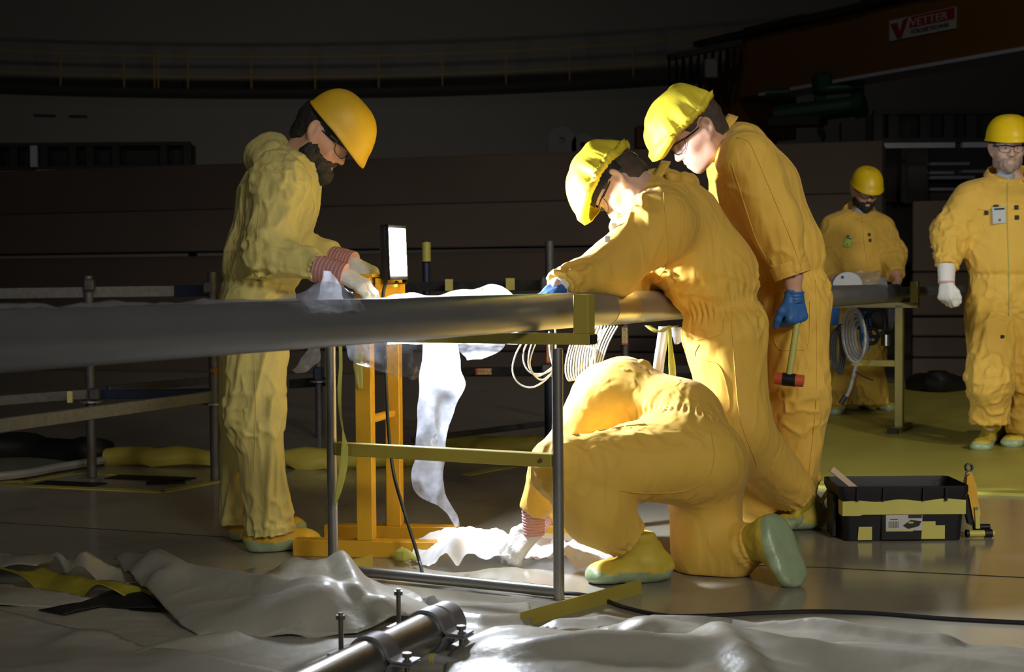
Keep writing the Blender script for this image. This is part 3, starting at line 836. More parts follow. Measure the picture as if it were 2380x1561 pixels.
tarp_part('small_fold', [(1245, 1462, .03), (1300, 1440, .05), (1370, 1434, .055), (1470, 1436, .045), (1555, 1452, .02), (1480, 1460, .03), (1380, 1468, .03), (1300, 1470, .03)], [(1380, 1450, .065)], .014, t2, 'tarp', .012, (6, 9), 91)

# plastic tube sticking out from under the tarpaulin
mb = MB().tube(catmull([G(985, 1528, .03), G(1050, 1540, .03), G(1110, 1560, .03), G(1200, 1600, .03)], 6), .014, 12)
o = obj('plastic_tube', mb, 'grey_plastic', smooth=True); tag(o, 'pale plastic tube with a yellow tape ring at the bottom edge', 'tube')
a = G(1003, 1531, .03); b = G(1014, 1533, .03)
obj('tape_ring', MB().cyl(a, b, .0152, 14), 'tape_yellow', o)
mb = MB()
o = obj('crumpled_scrap', mb.tube([G(985, 1395, .02), G(1005, 1400, .05), G(1020, 1415, .03), G(1030, 1425, .02)], [.006, .022, .024, .012], 7), 'grey_plastic', smooth=True)
tag(o, 'small crumpled grey scrap beside the stand base bar', 'scrap')

# ================================================================ CLAMPED PIPE in the foreground
c1 = G(1005, 1462, .085); c0 = G(640, 1640, .085)
cd = nrm(c1 - c0); cs = V3(cd[1], -cd[0], 0); cu = V3(0, 0, 1)
CRD = .05
t = thing('clamped_pipe', V3(*((c0 + c1) / 2)[:2], .02), 'short steel pipe with bolted clamps lying on the tarpaulin in front', 'pipe')
obj('tube', MB().pipe(c0, c1 + cd * .07, CRD, CRD - .008, 40), 'pipe_bright', t, smooth=True)
obj('collar_end', MB().pipe(c1 + cd * .03, c1 + cd * .085, CRD + .006, CRD - .006, 40), 'pipe_steel', t, smooth=True)
def clamp(at):
    for s in (1, -1):                                          # upper and lower half shell
        prof = []
        for k in range(17):
            a = math.pi * (k / 16)
            prof.append((math.cos(a) * (CRD + .009), math.sin(a) * (CRD + .009)))
        prof = [(CRD + .062, .006)] + [(CRD + .018, .006)] + prof[1:-1] + [(-CRD - .018, .006), (-CRD - .062, .006)]
        inn = [(CRD + .062, .001), (CRD + .010, .001)] + [(math.cos(math.pi * k / 16) * (CRD + .001), math.sin(math.pi * k / 16) * (CRD + .001)) for k in range(1, 16)] + [(-CRD - .010, .001), (-CRD - .062, .001)]
        ring_ = lambda L, w: [at + cs * x + cu * (y * s) + cd * w for x, y in L]
        mb = MB(); W2 = .028
        mb.grid([ring_(prof, -W2), ring_(prof, W2), ring_(inn, W2), ring_(inn, -W2), ring_(prof, -W2)])
        for e_ in (0, -1):
            q = [ring_(prof, -W2)[e_], ring_(prof, W2)[e_], ring_(inn, W2)[e_], ring_(inn, -W2)[e_]]
            mb.add(q, [(0, 1, 2, 3)])
        obj('clamp_half', mb, 'pipe_steel', t, smooth=True)
    for s in (-1, 1):
        p = at + cs * s * (CRD + .04)
        top_ = .085 if s < 0 else .012
        b = obj('bolt', MB().cyl(p - cu * .03, p + cu * top_, .0062, 10), 'bolt_steel', t, smooth=True)
        hx = MB()
        hp = p + cu * top_
        hx.cyl(hp, hp + cu * .010, .0125, 6)
        if s < 0: hx.cyl(hp - cu * .0, hp + cu * .016, .006, 10)
        obj('nut', hx, 'bolt_steel', b)
clamp(c1 - cd * .015); clamp(c1 - cd * .30)

# ================================================================ WHITE SHEET on the floor under the lamp
def sheet_z(ctrls, wr, sc, seed):
    c = ctrl(ctrls); fz = rbf(c[:, :2], c[:, 2])
    def zf(q):
        a = np.column_stack([q[:, 0] * sc, q[:, 1] * sc, q[:, 0] * 0 + seed])
        a = a + .7 * noise3(a * .6)[:, None]
        cr = lambda p: .5 - np.abs(noise3(p)); R = np.array([[.7, .71, 0], [-.71, .7, 0], [0, 0, 1]])
        w = cr(a * .5) * 1.1 + cr(a @ R) * .6 + .4 * cr(a @ R.T * 2.1 + 5)
        return np.maximum(fz(q) + w * wr, .003)
    return zf
ol = [(950, 1300, .01), (985, 1250, .05), (1000, 1235, .07), (1060, 1228, .085), (1130, 1232, .08), (1180, 1250, .06), (1230, 1255, .04), (1330, 1262, .03), (1430, 1270, .02), (1450, 1290, .01), (1420, 1310, .01), (1340, 1318, .01), (1280, 1312, .01), (1220, 1306, .01), (1130, 1312, .01), (1060, 1322, .01), (1000, 1316, .01)]
c = ctrl(ol)
v, f = cloth_patch(c[:, :2], .008, sheet_z(ol + [(1050, 1290, .06), (1120, 1275, .08), (1060, 1255, .10), (1200, 1285, .05), (1300, 1290, .04), (1380, 1290, .03)], .028, 16, 4))
o = obj('plastic_sheet', MB().add(v, f), 'white_cloth', smooth=True, angle=30)
tag(o, 'crumpled white plastic sheet on the floor below the lamp', 'sheet')
mb = MB().tube(catmull([G(922, 1288, .02), G(935, 1290, .035), G(955, 1292, .03), G(975, 1296, .02)], 4), [.006, .016, .02, .024, .024, .022, .02, .018, .016, .014, .012, .01, .008], 8)
mb.v[0] += noise3(mb.v[0] * 30)[:, None] * .008
tag(obj('yellow_scrap', mb, 'ribbon', smooth=True), 'yellowish crumpled scrap at the left end of the white sheet', 'scrap')

# ================================================================ PLASTIC FILM draped over the pipe
def hang(rows, n=14, crumple=.01, sc=22, seed=0, mat='film', name='film', parent=None, thick=.0006):
    """rows: list of [left(px,py,Y), right(px,py,Y)] from top to bottom"""
    L = catmull([P(*r[0]) for r in rows], 5); R = catmull([P(*r[1]) for r in rows], 5)
    A_ = np.array([[lerp(l, r, k / (n - 1)) for k in range(n)] for l, r in zip(L, R)])
    a = A_ * sc + seed
    A_[..., 1] += (ridged(a * V3(1, 1, .35)) - .45) * crumple * 2.2
    A_[..., 0] += noise3(a + 7) * crumple * .5
    A_[..., 2] += noise3(a + 17) * crumple * .3
    o = obj(name, MB().grid(A_), mat, parent, smooth=True, angle=180)
    return o
o = hang([[(806, 800, 4.05), (985, 785, 4.3)], [(812, 835, 4.05), (982, 830, 4.3)], [(850, 850, 4.05), (975, 868, 4.3)], [(900, 868, 4.1), (965, 882, 4.3)]], 18, .012, 26, 1, 'film', 'plastic_film')
tag(o, 'clear plastic film hanging below the pipe in front of the yellow frame', 'film')
o = hang([[(982, 780, 4.75), (1060, 780, 4.75)], [(978, 850, 4.75), (1072, 850, 4.77)], [(975, 890, 4.75), (1082, 886, 4.77)], [(972, 950, 4.75), (1062, 945, 4.76)], [(966, 1020, 4.76), (1040, 1020, 4.76)], [(957, 1100, 4.76), (1030, 1085, 4.75)], [(958, 1135, 4.76), (1028, 1125, 4.75)],
          [(980, 1158, 4.76), (1032, 1150, 4.75)], [(1010, 1172, 4.76), (1045, 1170, 4.75)], [(1042, 1195, 4.76), (1060, 1195, 4.75)], [(1058, 1226, 4.76), (1066, 1226, 4.75)]], 12, .016, 18, 2, 'film_milky', 'plastic_strip')
tag(o, 'long torn milky plastic strip hanging from the pipe to the floor', 'film')
o = hang([[(1062, 788, 4.8), (1178, 786, 4.8)], [(1062, 805, 4.72), (1172, 803, 4.75)], [(1075, 822, 4.7), (1150, 820, 4.72)], [(1085, 836, 4.74), (1120, 834, 4.75)]], 16, .01, 24, 3, 'film_milky', 'plastic_film')
tag(o, 'bright short fold of plastic film under the stand top beam', 'film')
o = hang([[(720, 800, 4.6), (742, 800, 4.6)], [(690, 850, 4.6), (742, 835, 4.6)], [(678, 858, 4.6), (725, 850, 4.6)], [(690, 868, 4.6), (712, 862, 4.6)]], 8, .012, 30, 4, 'film_dull', 'plastic_film')
tag(o, 'small crumpled plastic film tail beside the bearded worker', 'film')
# film lying on top of the pipe
def on_top(x0, x1, hump, m, label, seed, far_=25, step=26):
    """bunched film lying along the pipe's crown, between two photo columns"""
    rows = []
    for k in range(step + 1):
        u = k / step; px = lerp(x0, x1, u)
        # where the pipe's crown meets this photo column
        d = ray(px, 700); tx = d[0] / d[1]
        Y = (.151 - .52 * 4.54) / (tx - .52)
        c = on_pipe(Y, .88)
        h = hump(u); row = []
        for j in range(11):
            a = math.radians(lerp(165, far_, j / 10))
            rad = PR + .002 + h * max(0, math.sin((j + .5) / 11 * math.pi)) ** .7
            row.append(c + PN * math.cos(a) * (PR + .004 + .3 * h) + V3(0, 0, math.sin(a) * rad))
        rows.append(row)
    A_ = np.array(rows); a = A_ * 30 + seed
    A_ += np.stack([noise3(a), noise3(a + 5), ridged(a + 9) - .4], -1) * (.006 if m != 'tarp' else .003)
    o = obj('plastic_wrap', MB().grid(A_), m, smooth=True, angle=180)
    return tag(o, label, 'film')
on_top(-40, 700, lambda u: .003 + .003 * math.sin(u * 19) + .002 * math.sin(u * 47), 'film_dull', 'dull plastic wrap along the pipe top at far left', 1, 70)
on_top(672, 800, lambda u: .012 + .03 * math.exp(-((u - .7) / .25) ** 2), 'film', 'torn clear plastic wrap standing up on the pipe by the striped glove cuffs', 6)
rows_top = [(900, 690), (925, 683), (955, 679), (985, 685), (1020, 684), (1055, 676), (1090, 673), (1120, 667), (1145, 661), (1165, 664), (1185, 677), (1203, 691)]
sheet = []
for v in range(9):
    row = []
    for k, (x, y) in enumerate(catmull([V3(a, b, 0) for a, b in rows_top], 4)[i][:2] for i in range(45)):
        u = k / 44; yy_ = lerp(y, 800, v / 8)
        c = P(x, yy_, 4.63 - .05 * math.sin(v / 8 * math.pi) - .12 * u)
        row.append(c)
    sheet.append(row)
sheet = np.array(sheet); a = sheet * 26
sheet[..., 1] += (ridged(a * V3(1, 1, .5)) - .45) * .03; sheet[..., 2] += noise3(a + 7) * .004
tag(obj('plastic_wrap', MB().grid(sheet), 'wrap_white', smooth=True, angle=180), 'bright white wrap bunched behind the pipe top right of the lamp', 'film')
o = hang([[(752, 628, 4.1), (768, 630, 4.1)], [(748, 650, 4.1), (782, 652, 4.1)], [(742, 672, 4.1), (795, 678, 4.1)], [(735, 700, 4.08), (805, 704, 4.08)]], 10, .012, 34, 9, 'film_milky', 'plastic_tuft')
tag(o, 'bright torn tuft of plastic standing on the pipe before the glove', 'film')

# ================================================================ RIBBONS AND TAPES
def ribbon(pts, w, m, name, label, cat='ribbon', twist=None, n=6):
    q = catmull([P(*p[:3]) for p in pts], n); k = len(q); rows = []
    for i, c in enumerate(q):
        u = i / (k - 1); tw = np.interp(u, *twist) if twist else 0
        ww = w if not hasattr(w, '__len__') else np.interp(u, np.linspace(0, 1, len(w)), w)
        s = V3(math.cos(tw), math.sin(tw), 0)
        rows.append([c - s * ww / 2, c - s * ww / 6 + V3(0, .002, 0), c + s * ww / 6 + V3(0, .002, 0), c + s * ww / 2])
    o = obj(name, MB().grid(rows), m, smooth=True, angle=180); solidify(o, .0008)
    return tag(o, label, cat)
ribbon([(791, 800, 4.62), (792, 850, 4.62), (789, 900, 4.62), (791, 960, 4.62), (797, 1000, 4.62), (801, 1040, 4.62), (797, 1090, 4.62), (787, 1140, 4.63), (779, 1172, 4.64)], [.012, .012, .014, .008, .006, .028, .03, .022, .004], 'ribbon', 'hanging_ribbon',
       'yellow ribbon hanging beside the stand left leg', twist=([0, .4, .55, 1], [.5, .3, .9, .2]))
ribbon([(835, 815, 5.0), (832, 850, 5.0), (836, 890, 5.0), (838, 903, 5.0)], [.03, .034, .022, .014], 'tape_yellow', 'tape_tail', 'dull yellow tape tail hanging on the frame upright', 'tape')
ribbon([(1545, 758, 5.2), (1540, 790, 5.2), (1532, 840, 5.2), (1526, 900, 5.22)], [.045, .042, .04, .04], 'ribbon_white', 'hanging_ribbon', 'broad white ribbon hanging from the pipe above the kneeling worker')
ribbon([(1556, 756, 5.18), (1558, 800, 5.18), (1562, 850, 5.2), (1564, 900, 5.2)], [.012, .014, .026, .026], 'ribbon', 'hanging_ribbon', 'narrow yellow ribbon hanging behind the broad white one')
ribbon([(1505, 756, 5.15), (1518, 765, 5.12), (1532, 772, 5.12), (1550, 762, 5.12), (1572, 757, 5.14)], [.02, .03, .03, .024, .02], 'ribbon', 'ribbon_knot', 'yellow knotted tape under the pipe above the kneeling worker', 'tape')
ribbon([(1575, 760, 5.32), (1580, 780, 5.32), (1572, 800, 5.32)], [.05, .06, .01], 'film_dull', 'film_tail', 'grey film tail under the pipe at the standing worker hip', 'film')

# ================================================================ WHITE CABLE LOOPS under the pipe
cbl = thing('cable_bundle', P(1340, 880, 5.2), 'bundle of thin white cables hanging in loops behind the stand', 'cables')
def loop(pts, r=.0032, m='cable_white', name='cable'): obj(name, MB().tube(catmull([P(*p) for p in pts], 7), r, 6), m, cbl, smooth=True)
loop([(1225, 778, 5.1), (1200, 820, 5.05), (1191, 860, 5.05), (1205, 890, 5.05), (1235, 900, 5.05), (1265, 885, 5.08), (1285, 862, 5.1)])
loop([(1237, 778, 5.1), (1219, 810, 5.06), (1217, 840, 5.06), (1232, 865, 5.06), (1262, 868, 5.08), (1287, 856, 5.1)])
loop([(1246, 778, 5.1), (1232, 810, 5.06), (1228, 845, 5.05), (1240, 870, 5.05), (1262, 882, 5.08), (1290, 858, 5.1)])
loop([(1255, 778, 5.1), (1238, 815, 5.06), (1232, 850, 5.05), (1250, 874, 5.05), (1288, 850, 5.1)])
loop([(1276, 770, 5.12), (1278, 820, 5.1), (1288, 852, 5.1), (1292, 800, 5.12), (1290, 765, 5.12)])
loop([(1288, 860, 5.1), (1286, 950, 5.1), (1284, 1010, 5.12)])
for k in range(12):
    x = 1316 + k * 5.2
    loop([(x + 24, 758, 5.3 + .01 * k), (x + 4 + k * .6, 820, 5.28), (x - 2 + k, 860, 5.27), (x + 6, 884 - k, 5.27), (x + 16, 868, 5.28), (x + 28 + k, 800, 5.3), (x + 40 + k * 2, 757, 5.32)], .0036)
loop([(1398, 764, 5.2), (1380, 820, 5.2), (1368, 860, 5.2), (1362, 885, 5.2)]); loop([(1408, 762, 5.2), (1390, 800, 5.2), (1372, 850, 5.2)])
a = P(1284, 866, 5.1); obj('connector', MB().cyl(a + V3(0, 0, .014), a - V3(0, 0, .014), .006, 10), 'brass', cbl)
# yellow post behind the cables
a = P(1352, 780, 5.5); b = G(1352, 1270); b[1] = 5.5; b[0] = a[0]; b[2] = 0
o = obj('yellow_post', MB().bar(V3(a[0], 5.5, 0), V3(a[0], 5.5, .80), .045, .045, up=V3(0, 1, 0), bev=.003).bar(V3(a[0] - .2, 5.5, .012), V3(a[0] + .2, 5.5, .012), .06, .024), 'frame_orange')
tag(o, 'yellow post behind the white cable loops', 'post')

# ================================================================ SCAFFOLD behind
def scaf_post(px, ytop, ybot, Y, t, m='galv_dark', r=.0242, zb=None):
    a = P(px, ytop, Y); b = P(px, ybot, Y)
    z0 = max(0, b[2]) if zb is None else zb
    obj('standard', MB().pipe(V3(a[0], Y, z0), V3(a[0], Y, a[2]), r, r * .8, 16), m, t, smooth=True)
    return a
def rosette(px, py, Y, t):
    c = P(px, py, Y); obj('rosette', MB().cyl(c - V3(0, 0, .005), c + V3(0, 0, .005), .055, 12), 'galv', t)
YL = 7.05
sc1 = thing('scaffold', V3(*G(350, 1112)[:2], 0), 'galvanised scaffold frame behind the pipe at left', 'scaffold')
scaf_post(205, 641, 1108, 7.15, sc1); scaf_post(493, 632, 1117, 7.0, sc1)
rosette(212, 933, 7.15, sc1); rosette(501, 938, 7.0, sc1)
def ledger(p, q, h, m, w=.03):
    obj('ledger', MB().bar(P(*p), P(*q), w, h, bev=.003), m, sc1)
ledger((-160, 684, 7.3), (420, 676, 7.1), .055, 'galv'); ledger((408, 676, 7.1), (492, 675, 7.04), .056, 'scaf_blue', .034)
ledger((-160, 1010, 5.3), (492, 921, 7.0), .055, 'galv'); ledger((-160, 942, 6.7), (205, 915, 7.15), .05, 'galv_dark')
ledger((215, 917, 7.2), (490, 913, 7.1), .045, 'scaf_blue'); ledger((250, 905, 7.5), (490, 883, 8.2), .04, 'galv_dark')
for px, py, Y in ((208, 662, 7.13), (484, 668, 7.0), (480, 925, 6.98), (220, 915, 7.13)):
    c = P(px, py, Y); obj('wedge_head', MB().box(c, (.05, .05, .06), bev=.008), 'galv_dark', sc1)
c = P(163, 922, 6.95); obj('yellow_sticker', MB().box(c, (.024, .02, .056)), 'peri_yellow', sc1)
c = P(497, 860, 6.97); obj('orange_sticker', MB().cyl(c - V3(0, 0, .01), c + V3(0, 0, .01), .0248, 12), 'crane_orange', sc1)

sc2 = thing('scaffold', V3(*G(1100, 1010)[:2], 0), 'dark scaffold with PERI UP stickers behind the hanging plastic', 'scaffold')
scaf_post(740, 815, 1020, 8.9, sc2, zb=0); scaf_post(1277, 560, 1020, 7.9, sc2, zb=0); scaf_post(1452, 745, 1000, 9.0, sc2, zb=0); scaf_post(990, 560, 1000, 8.9, sc2, 'scaf_blue', zb=0)
c = P(991, 585, 8.87); obj('yellow_sleeve', MB().cyl(c + V3(0, 0, .06), c - V3(0, 0, .06), .028, 14), 'tape_yellow', sc2, smooth=True)
obj('blue_sleeve', MB().pipe(V3(*P(1277, 880, 7.9)[:2], .02), P(1277, 868, 7.9), .029, .02, 16), 'scaf_blue', sc2, smooth=True)
def ledger2(p, q, h, m): obj('ledger', MB().bar(P(*p), P(*q), .03, h, bev=.003), m, sc2)
ledger2((945, 666, 8.8), (1275, 662, 7.95), .06, 'galv_dark'); ledger2((676, 892, 9.4), (790, 884, 8.8), .06, 'galv_dark')
ledger2((1050, 864, 8.6), (1275, 862, 7.95), .055, 'galv_dark'); ledger2((1300, 866, 7.95), (1600, 858, 9.2), .05, 'galv_dark')
ledger2((960, 1022, 7.6), (1262, 985, 8.4), .03, 'galv_dark')
for px, py, w in ((1044, 662, .045), (1186, 660, .05)):
    c = P(px, py, 8.4 if px < 1100 else 8.05); obj('yellow_tape', MB().box(c, (w, .06, .068)), 'tape_yellow', sc2)
def sticker(px, py, Y, vert=False):
    c = P(px, py, Y)
    w, h = (.115, .04)
    if vert:
        ex, ez = V3(0, 0, 1), V3(-1, 0, 0)
    else: ex, ez = V3(1, 0, 0), V3(0, 0, 1)
    b = obj('sticker', MB().bar(c - ex * w / 2, c + ex * w / 2, .002, h, up=ez), 'peri_red', sc2)
    f_ = c + V3(0, -.002, 0)
    obj('sticker_field', MB().bar(f_ - ex * w * .40, f_ + ex * w * .42, .002, h * .8, up=ez), 'peri_yellow', b)
    text_mesh('PERI', h * .72, f_ - ex * w * .38 - ez * h * .26 + V3(0, -.0015, 0), ex, ez, 'lettering', 'peri_red', b, .0005)
    text_mesh('UP', h * .72, f_ + ex * w * .10 - ez * h * .26 + V3(0, -.0015, 0), ex, ez, 'lettering', 'sign_black', b, .0005)
sticker(1128, 863, 8.3); sticker(1278, 820, 7.86, True); sticker(1452, 780, 8.96, True)
for px, py, Y in ((1268, 660, 7.9), (1270, 862, 7.9), (740, 868, 8.9)):
    c = P(px, py, Y); obj('wedge_head', MB().box(c, (.06, .06, .09), bev=.01), 'scaf_blue' if px < 800 else 'galv_dark', sc2)
rosette(740, 886, 8.9, sc2)
c = P(764, 887, 8.75); obj('yellow_sticker', MB().box(c, (.03, .02, .05)), 'peri_yellow', sc2)

# ================================================================ TOOL BOX
tb0 = G(1956, 1259); tb1 = G(2246, 1257)
tw = tb1[0] - tb0[0]; ty = tb0[1]; tbx = (tb0[0] + tb1[0]) / 2; TH = .207; TD = .26
tb = thing('tool_box', V3(tbx, ty + TD / 2, 0), 'black plastic tool box with yellow tape right of the kneeling worker', 'tool box')
mb = MB()
def rect(w, d, z, dy=0): return [V3(tbx - w / 2, ty + TD / 2 - d / 2 + dy, z), V3(tbx + w / 2, ty + TD / 2 - d / 2 + dy, z), V3(tbx + w / 2, ty + TD / 2 + d / 2 + dy, z), V3(tbx - w / 2, ty + TD / 2 + d / 2 + dy, z)]
def rrect(w, d, z, r=.025, n=5):
    out = []
    for cx_, cy_, a0 in ((1, 1, 0), (-1, 1, 90), (-1, -1, 180), (1, -1, 270)):
        for k in range(n):
            a = math.radians(a0 + 90 * k / (n - 1))
            out.append(V3(tbx + cx_ * (w / 2 - r) + r * math.cos(a), ty + TD / 2 + cy_ * (d / 2 - r) + r * math.sin(a), z))
    return out
mb.grid([rrect(tw * .94, TD * .93, .002), rrect(tw * .985, TD, TH * .70), rrect(tw * .985, TD, TH * .72), rrect(tw * 1.05, TD * 1.06, TH * .88), rrect(tw * 1.05, TD * 1.06, TH), rrect(tw * 1.03, TD * 1.03, TH), rrect(tw * .95, TD * .96, TH * .72), rrect(tw * .91, TD * .9, .01)], closed_u=True)
nf = len(rrect(1, 1, 0)); mb.f.append(tuple(range(nf))); mb.f.append(tuple(range(7 * nf, 8 * nf)))
obj('body', mb, 'black_plastic', tb, smooth=True)
for u in (-.38, -.17, .15, .33):
    obj('rim_rib', MB().bar(V3(tbx + u * tw, ty - .010, TH * .74), V3(tbx + u * tw, ty - .012, TH * .97), .008, .012, up=V3(0, 1, 0)), 'black_plastic', tb)
obj('front_panel', MB().box((tbx - .01, ty + .004, TH * .33), (.15, .012, TH * .62), bev=.004), 'black_plastic', tb)
mb = MB()
def band(z0f, z1f, off):
    k = 30; lo, hi = [], []
    for i in range(k + 1):
        u = i / k; x = tbx - tw * .493 + tw * .986 * u
        lo.append(V3(x, ty - off, TH * (z0f + .02 * (u > .15))))
        hi.append(V3(x, ty - off - .001, TH * (z1f + .018 * math.sin(u * 17) * (1 if u > .1 else .3) + .03 * u)))
    return lo, hi
lo, hi = band(.47, .73, .0035)
lo = [V3(tbx - tw * .495, ty + .06, TH * .47)] + lo + [V3(tbx + tw * .495, ty + .06, TH * .49)]; hi = [V3(tbx - tw * .495, ty + .06, TH * .73)] + hi + [V3(tbx + tw * .495, ty + .06, TH * .76)]
o = obj('yellow_tape', MB().grid([lo, hi]), 'tape_yellow', tb); solidify(o, .0012)
for x0, x1, z0, z1 in ((.13, .245, .03, .27), (.64, .83, .04, .36)):
    p = [(x0, z0), (x1, z0), (x1, z1 * (.8 if x0 > .5 else 1)), (lerp(x0, x1, .6), z1 * (.8 if x0 > .5 else 1)), (lerp(x0, x1, .6), z1), (x0 + .008, z1)]
    o = obj('tape_patch', MB().extrude([V3(tbx - tw / 2 + tw * a, ty + .005 * (1 - b) - .002, TH * b) for a, b in p], V3(0, -.0012, 0)), 'tape_yellow', tb)
lb = obj('label', MB().box((tbx - .01 + .01, ty - .0025, TH * .34), (.135, .0015, .058)), 'label_grey', tb)
lx = tbx - .0675; lz = TH * .34 - .029
obj('barcode_field', MB().box((lx + .028, ty - .0036, lz + .022), (.04, .0008, .030)), 'sign_white', lb)
for k in range(12):
    obj('barcode_bar', MB().box((lx + .0105 + k * .0031 + (.0006 if k % 3 else 0), ty - .0043, lz + .022), (.0011 + .0006 * (k % 2), .0006, .026)), 'sign_black', lb)
obj('label_stripe', MB().box((lx + .05, ty - .0036, lz - .0005), (.10, .0008, .005)), 'tape_yellow', lb)
obj('picture', MB().extrude([V3(lx + .062, ty - .0035, lz + .018), V3(lx + .083, ty - .0035, lz + .006), V3(lx + .122, ty - .0035, lz + .016), V3(lx + .132, ty - .0035, lz + .034), V3(lx + .092, ty - .0035, lz + .040)], V3(0, -.0006, 0)), 'sign_black', lb)
obj('picture', MB().box((lx + .108, ty - .0036, lz + .052), (.05, .0008, .012)), 'sign_black', lb)
obj('picture_spot', MB().box((lx + .092, ty - .0046, lz + .03), (.018, .0006, .006)), 'tape_yellow', lb)
for k in range(3):
    obj('print_line', MB().box((lx + .03, ty - .0036, lz + .052 - k * .005), (.04 - .006 * k, .0008, .0024)), 'sign_white' if k < 2 else 'sign_black', lb)
# side wing left
obj('side_tray', MB().bar(V3(tbx - tw * .525, ty + .12, .01), V3(tbx - tw * .525, ty + .12, TH * .8), .012, .10, up=V3(0, 1, 0)), 'black_plastic', tb)
# things in the box
a = P(1931, 1088, ty + .10); b = P(1985, 1133, ty + .11); b = a + (b - a) * 1.9
tag(obj('wooden_stick', MB().bar(a, b, .022, .030, up=V3(0, 1, 0), bev=.002), 'wood_pale'), 'square wooden stick leaning out of the tool box', 'stick')
c = P(2252, 1086, ty + .1); wr = thing('ring_spanner', c - V3(.02, 0, .18), 'chrome ring spanner sticking up from the tool box', 'spanner')
mb = MB(); N_ = 24; ax = nrm(V3(.2, -1, .15)); u = nrm(np.cross(ax, V3(0, 0, 1))); w = np.cross(u, ax)
ro = lambda r, d: [c + u * r * math.cos(2 * math.pi * k / N_) + w * r * math.sin(2 * math.pi * k / N_) + ax * d for k in range(N_)]
ri_ = lambda d: [c + (u * math.cos(2 * math.pi * k / N_) + w * math.sin(2 * math.pi * k / N_)) * (.0105 + (.0014 if k % 2 else 0)) + ax * d for k in range(N_)]
mb.grid([ro(.0165, -.007), ro(.0175, 0), ro(.0165, .007), ri_(.007), ri_(-.007), ro(.0165, -.007)], closed_u=True)
obj('ring', mb, 'chrome', wr, smooth=True)
e_ = P(2240, 1135, ty + .09); d_ = nrm(e_ - c)
obj('shank', MB().bar(c + d_ * .015, c + d_ * .19, .017, .007, up=ax, bev=.002), 'chrome', wr)
# yellow pump clamp leaning on the right side
yc = thing('clamp_tool', V3(*G(2280, 1250)[:2], 0), 'yellow clamp tool with black grips leaning on the tool box', 'clamp')
yy = ty + .06
def prism(pts, m, name, Y=yy, d=.028): obj(name, MB().extrude([P(x, y, Y) for x, y in pts], V3(0, d, 0)), m, yc)
prism([(2248, 1108), (2258, 1098), (2270, 1128), (2273, 1160), (2280, 1195), (2274, 1202), (2262, 1202), (2252, 1150), (2246, 1142)], 'frame_orange', 'jaw')
prism([(2246, 1150), (2256, 1165), (2262, 1205), (2268, 1225), (2252, 1218), (2245, 1190)], 'black_plastic', 'grip_pad', yy + .01)
prism([(2266, 1178), (2276, 1178), (2278, 1228), (2268, 1228)], 'tape_yellow', 'bar', yy - .008, .012)
c = P(2270, 1181, yy - .01); obj('pivot', MB().cyl(c, c + V3(0, .01, 0), .007, 14), 'chrome', yc, smooth=True)
a = P(2245, 1243, yy); b = P(2310, 1243, yy); a[2] = b[2] = .017
obj('handle_bar', MB().cyl(a, b, .0125, 16), 'tape_yellow', yc, smooth=True)
for p0, p1, r in ((.0, .10, .015), (.66, .92, .0165)):
    obj('black_grip', MB().cyl(lerp(a, b, p0), lerp(a, b, p1), r, 16), 'black_plastic', yc, smooth=True)
a2 = P(2262, 1232, yy + .03); b2 = P(2300, 1232, yy + .03); a2[2] = b2[2] = .036
obj('second_handle', MB().cyl(a2, b2, .0115, 14), 'black_plastic', yc, smooth=True)
# yellow level standing on the left of the box and torn foil
a = P(1907, 1168, 5.5); b = P(1932, 1130, 5.5)
tag(obj('yellow_scraper', MB().bar(a, b, .012, .026, up=V3(0, 1, 0), bev=.002).bar(P(1932, 1130, 5.5), P(1932, 1236, 5.5), .006, .02, up=V3(0, 1, 0)), 'tape_yellow'), 'yellow strip leaning at the left side of the tool box', 'strip')

# ================================================================ GEAR hanging at the far stand
ge = thing('hose_reel', P(1985, 800, 8.9) * V3(1, 1, 0) + V3(0, 0, .45), 'clear bagged hose drum with cables hanging at the far stand', 'reel')
def ring_loop(px, py, Y, rx, rz, r, m, name='hose_loop', tilt=0.0, n=22):
    c = P(px, py, Y)
    obj(name, MB().tube([c + V3(rx * math.cos(2 * math.pi * k / n), tilt * math.sin(2 * math.pi * k / n), rz * math.sin(2 * math.pi * k / n)) for k in range(n)], r, 7, closed=True), m, ge, smooth=True)
for k in range(5): ring_loop(1985 + k * 4, 778 + k * 2, 8.95 + k * .02, .07 - k * .008, .17 - k * .02, .011, 'film_dull', tilt=.04)
for k in range(4): ring_loop(1942 + k * 4, 812, 9.0, .03, .13 + .01 * k, .006, 'cable_black', 'cable_loop')
for k in range(5):
    a = P(1936 + k * 3.4, 715, 9.02); b = P(1934 + k * 3.4, 756, 9.02); obj('blue_cable', MB().tube([a, lerp(a, b, .5) + V3(0, -.01, 0), b], .005, 6), 'cable_blue', ge)
c = P(2035, 735, 9.2); obj('motor', MB().cyl(c - V3(.12, 0, 0), c + V3(.14, 0, .0), .085, 18), 'dark_steel', ge, smooth=True)
c = P(2062, 735, 9.2); obj('motor_band', MB().cyl(c - V3(.015, 0, 0), c + V3(.025, 0, 0), .09, 18), 'film_dull', ge, smooth=True)
c = P(2062, 790, 9.15); obj('silver_can', MB().cyl(c + V3(0, 0, .035), c - V3(0, 0, .035), .04, 16), 'chrome', ge, smooth=True)
ring_loop(2035, 750, 9.1, .06, .09, .012, 'black_rubber', 'black_hose'); ring_loop(2025, 780, 9.1, .045, .05, .012, 'black_rubber', 'black_hose'); ring_loop(2012, 770, 9.12, .03, .12, .012, 'cable_blue', 'blue_hose')
a = P(1990, 848, 8.9); b = P(1975, 905, 8.9); c = P(1958, 935, 8.9); obj('probe', MB().tube(catmull([a, b, c], 5), .013, 8), 'film_dull', ge, smooth=True)
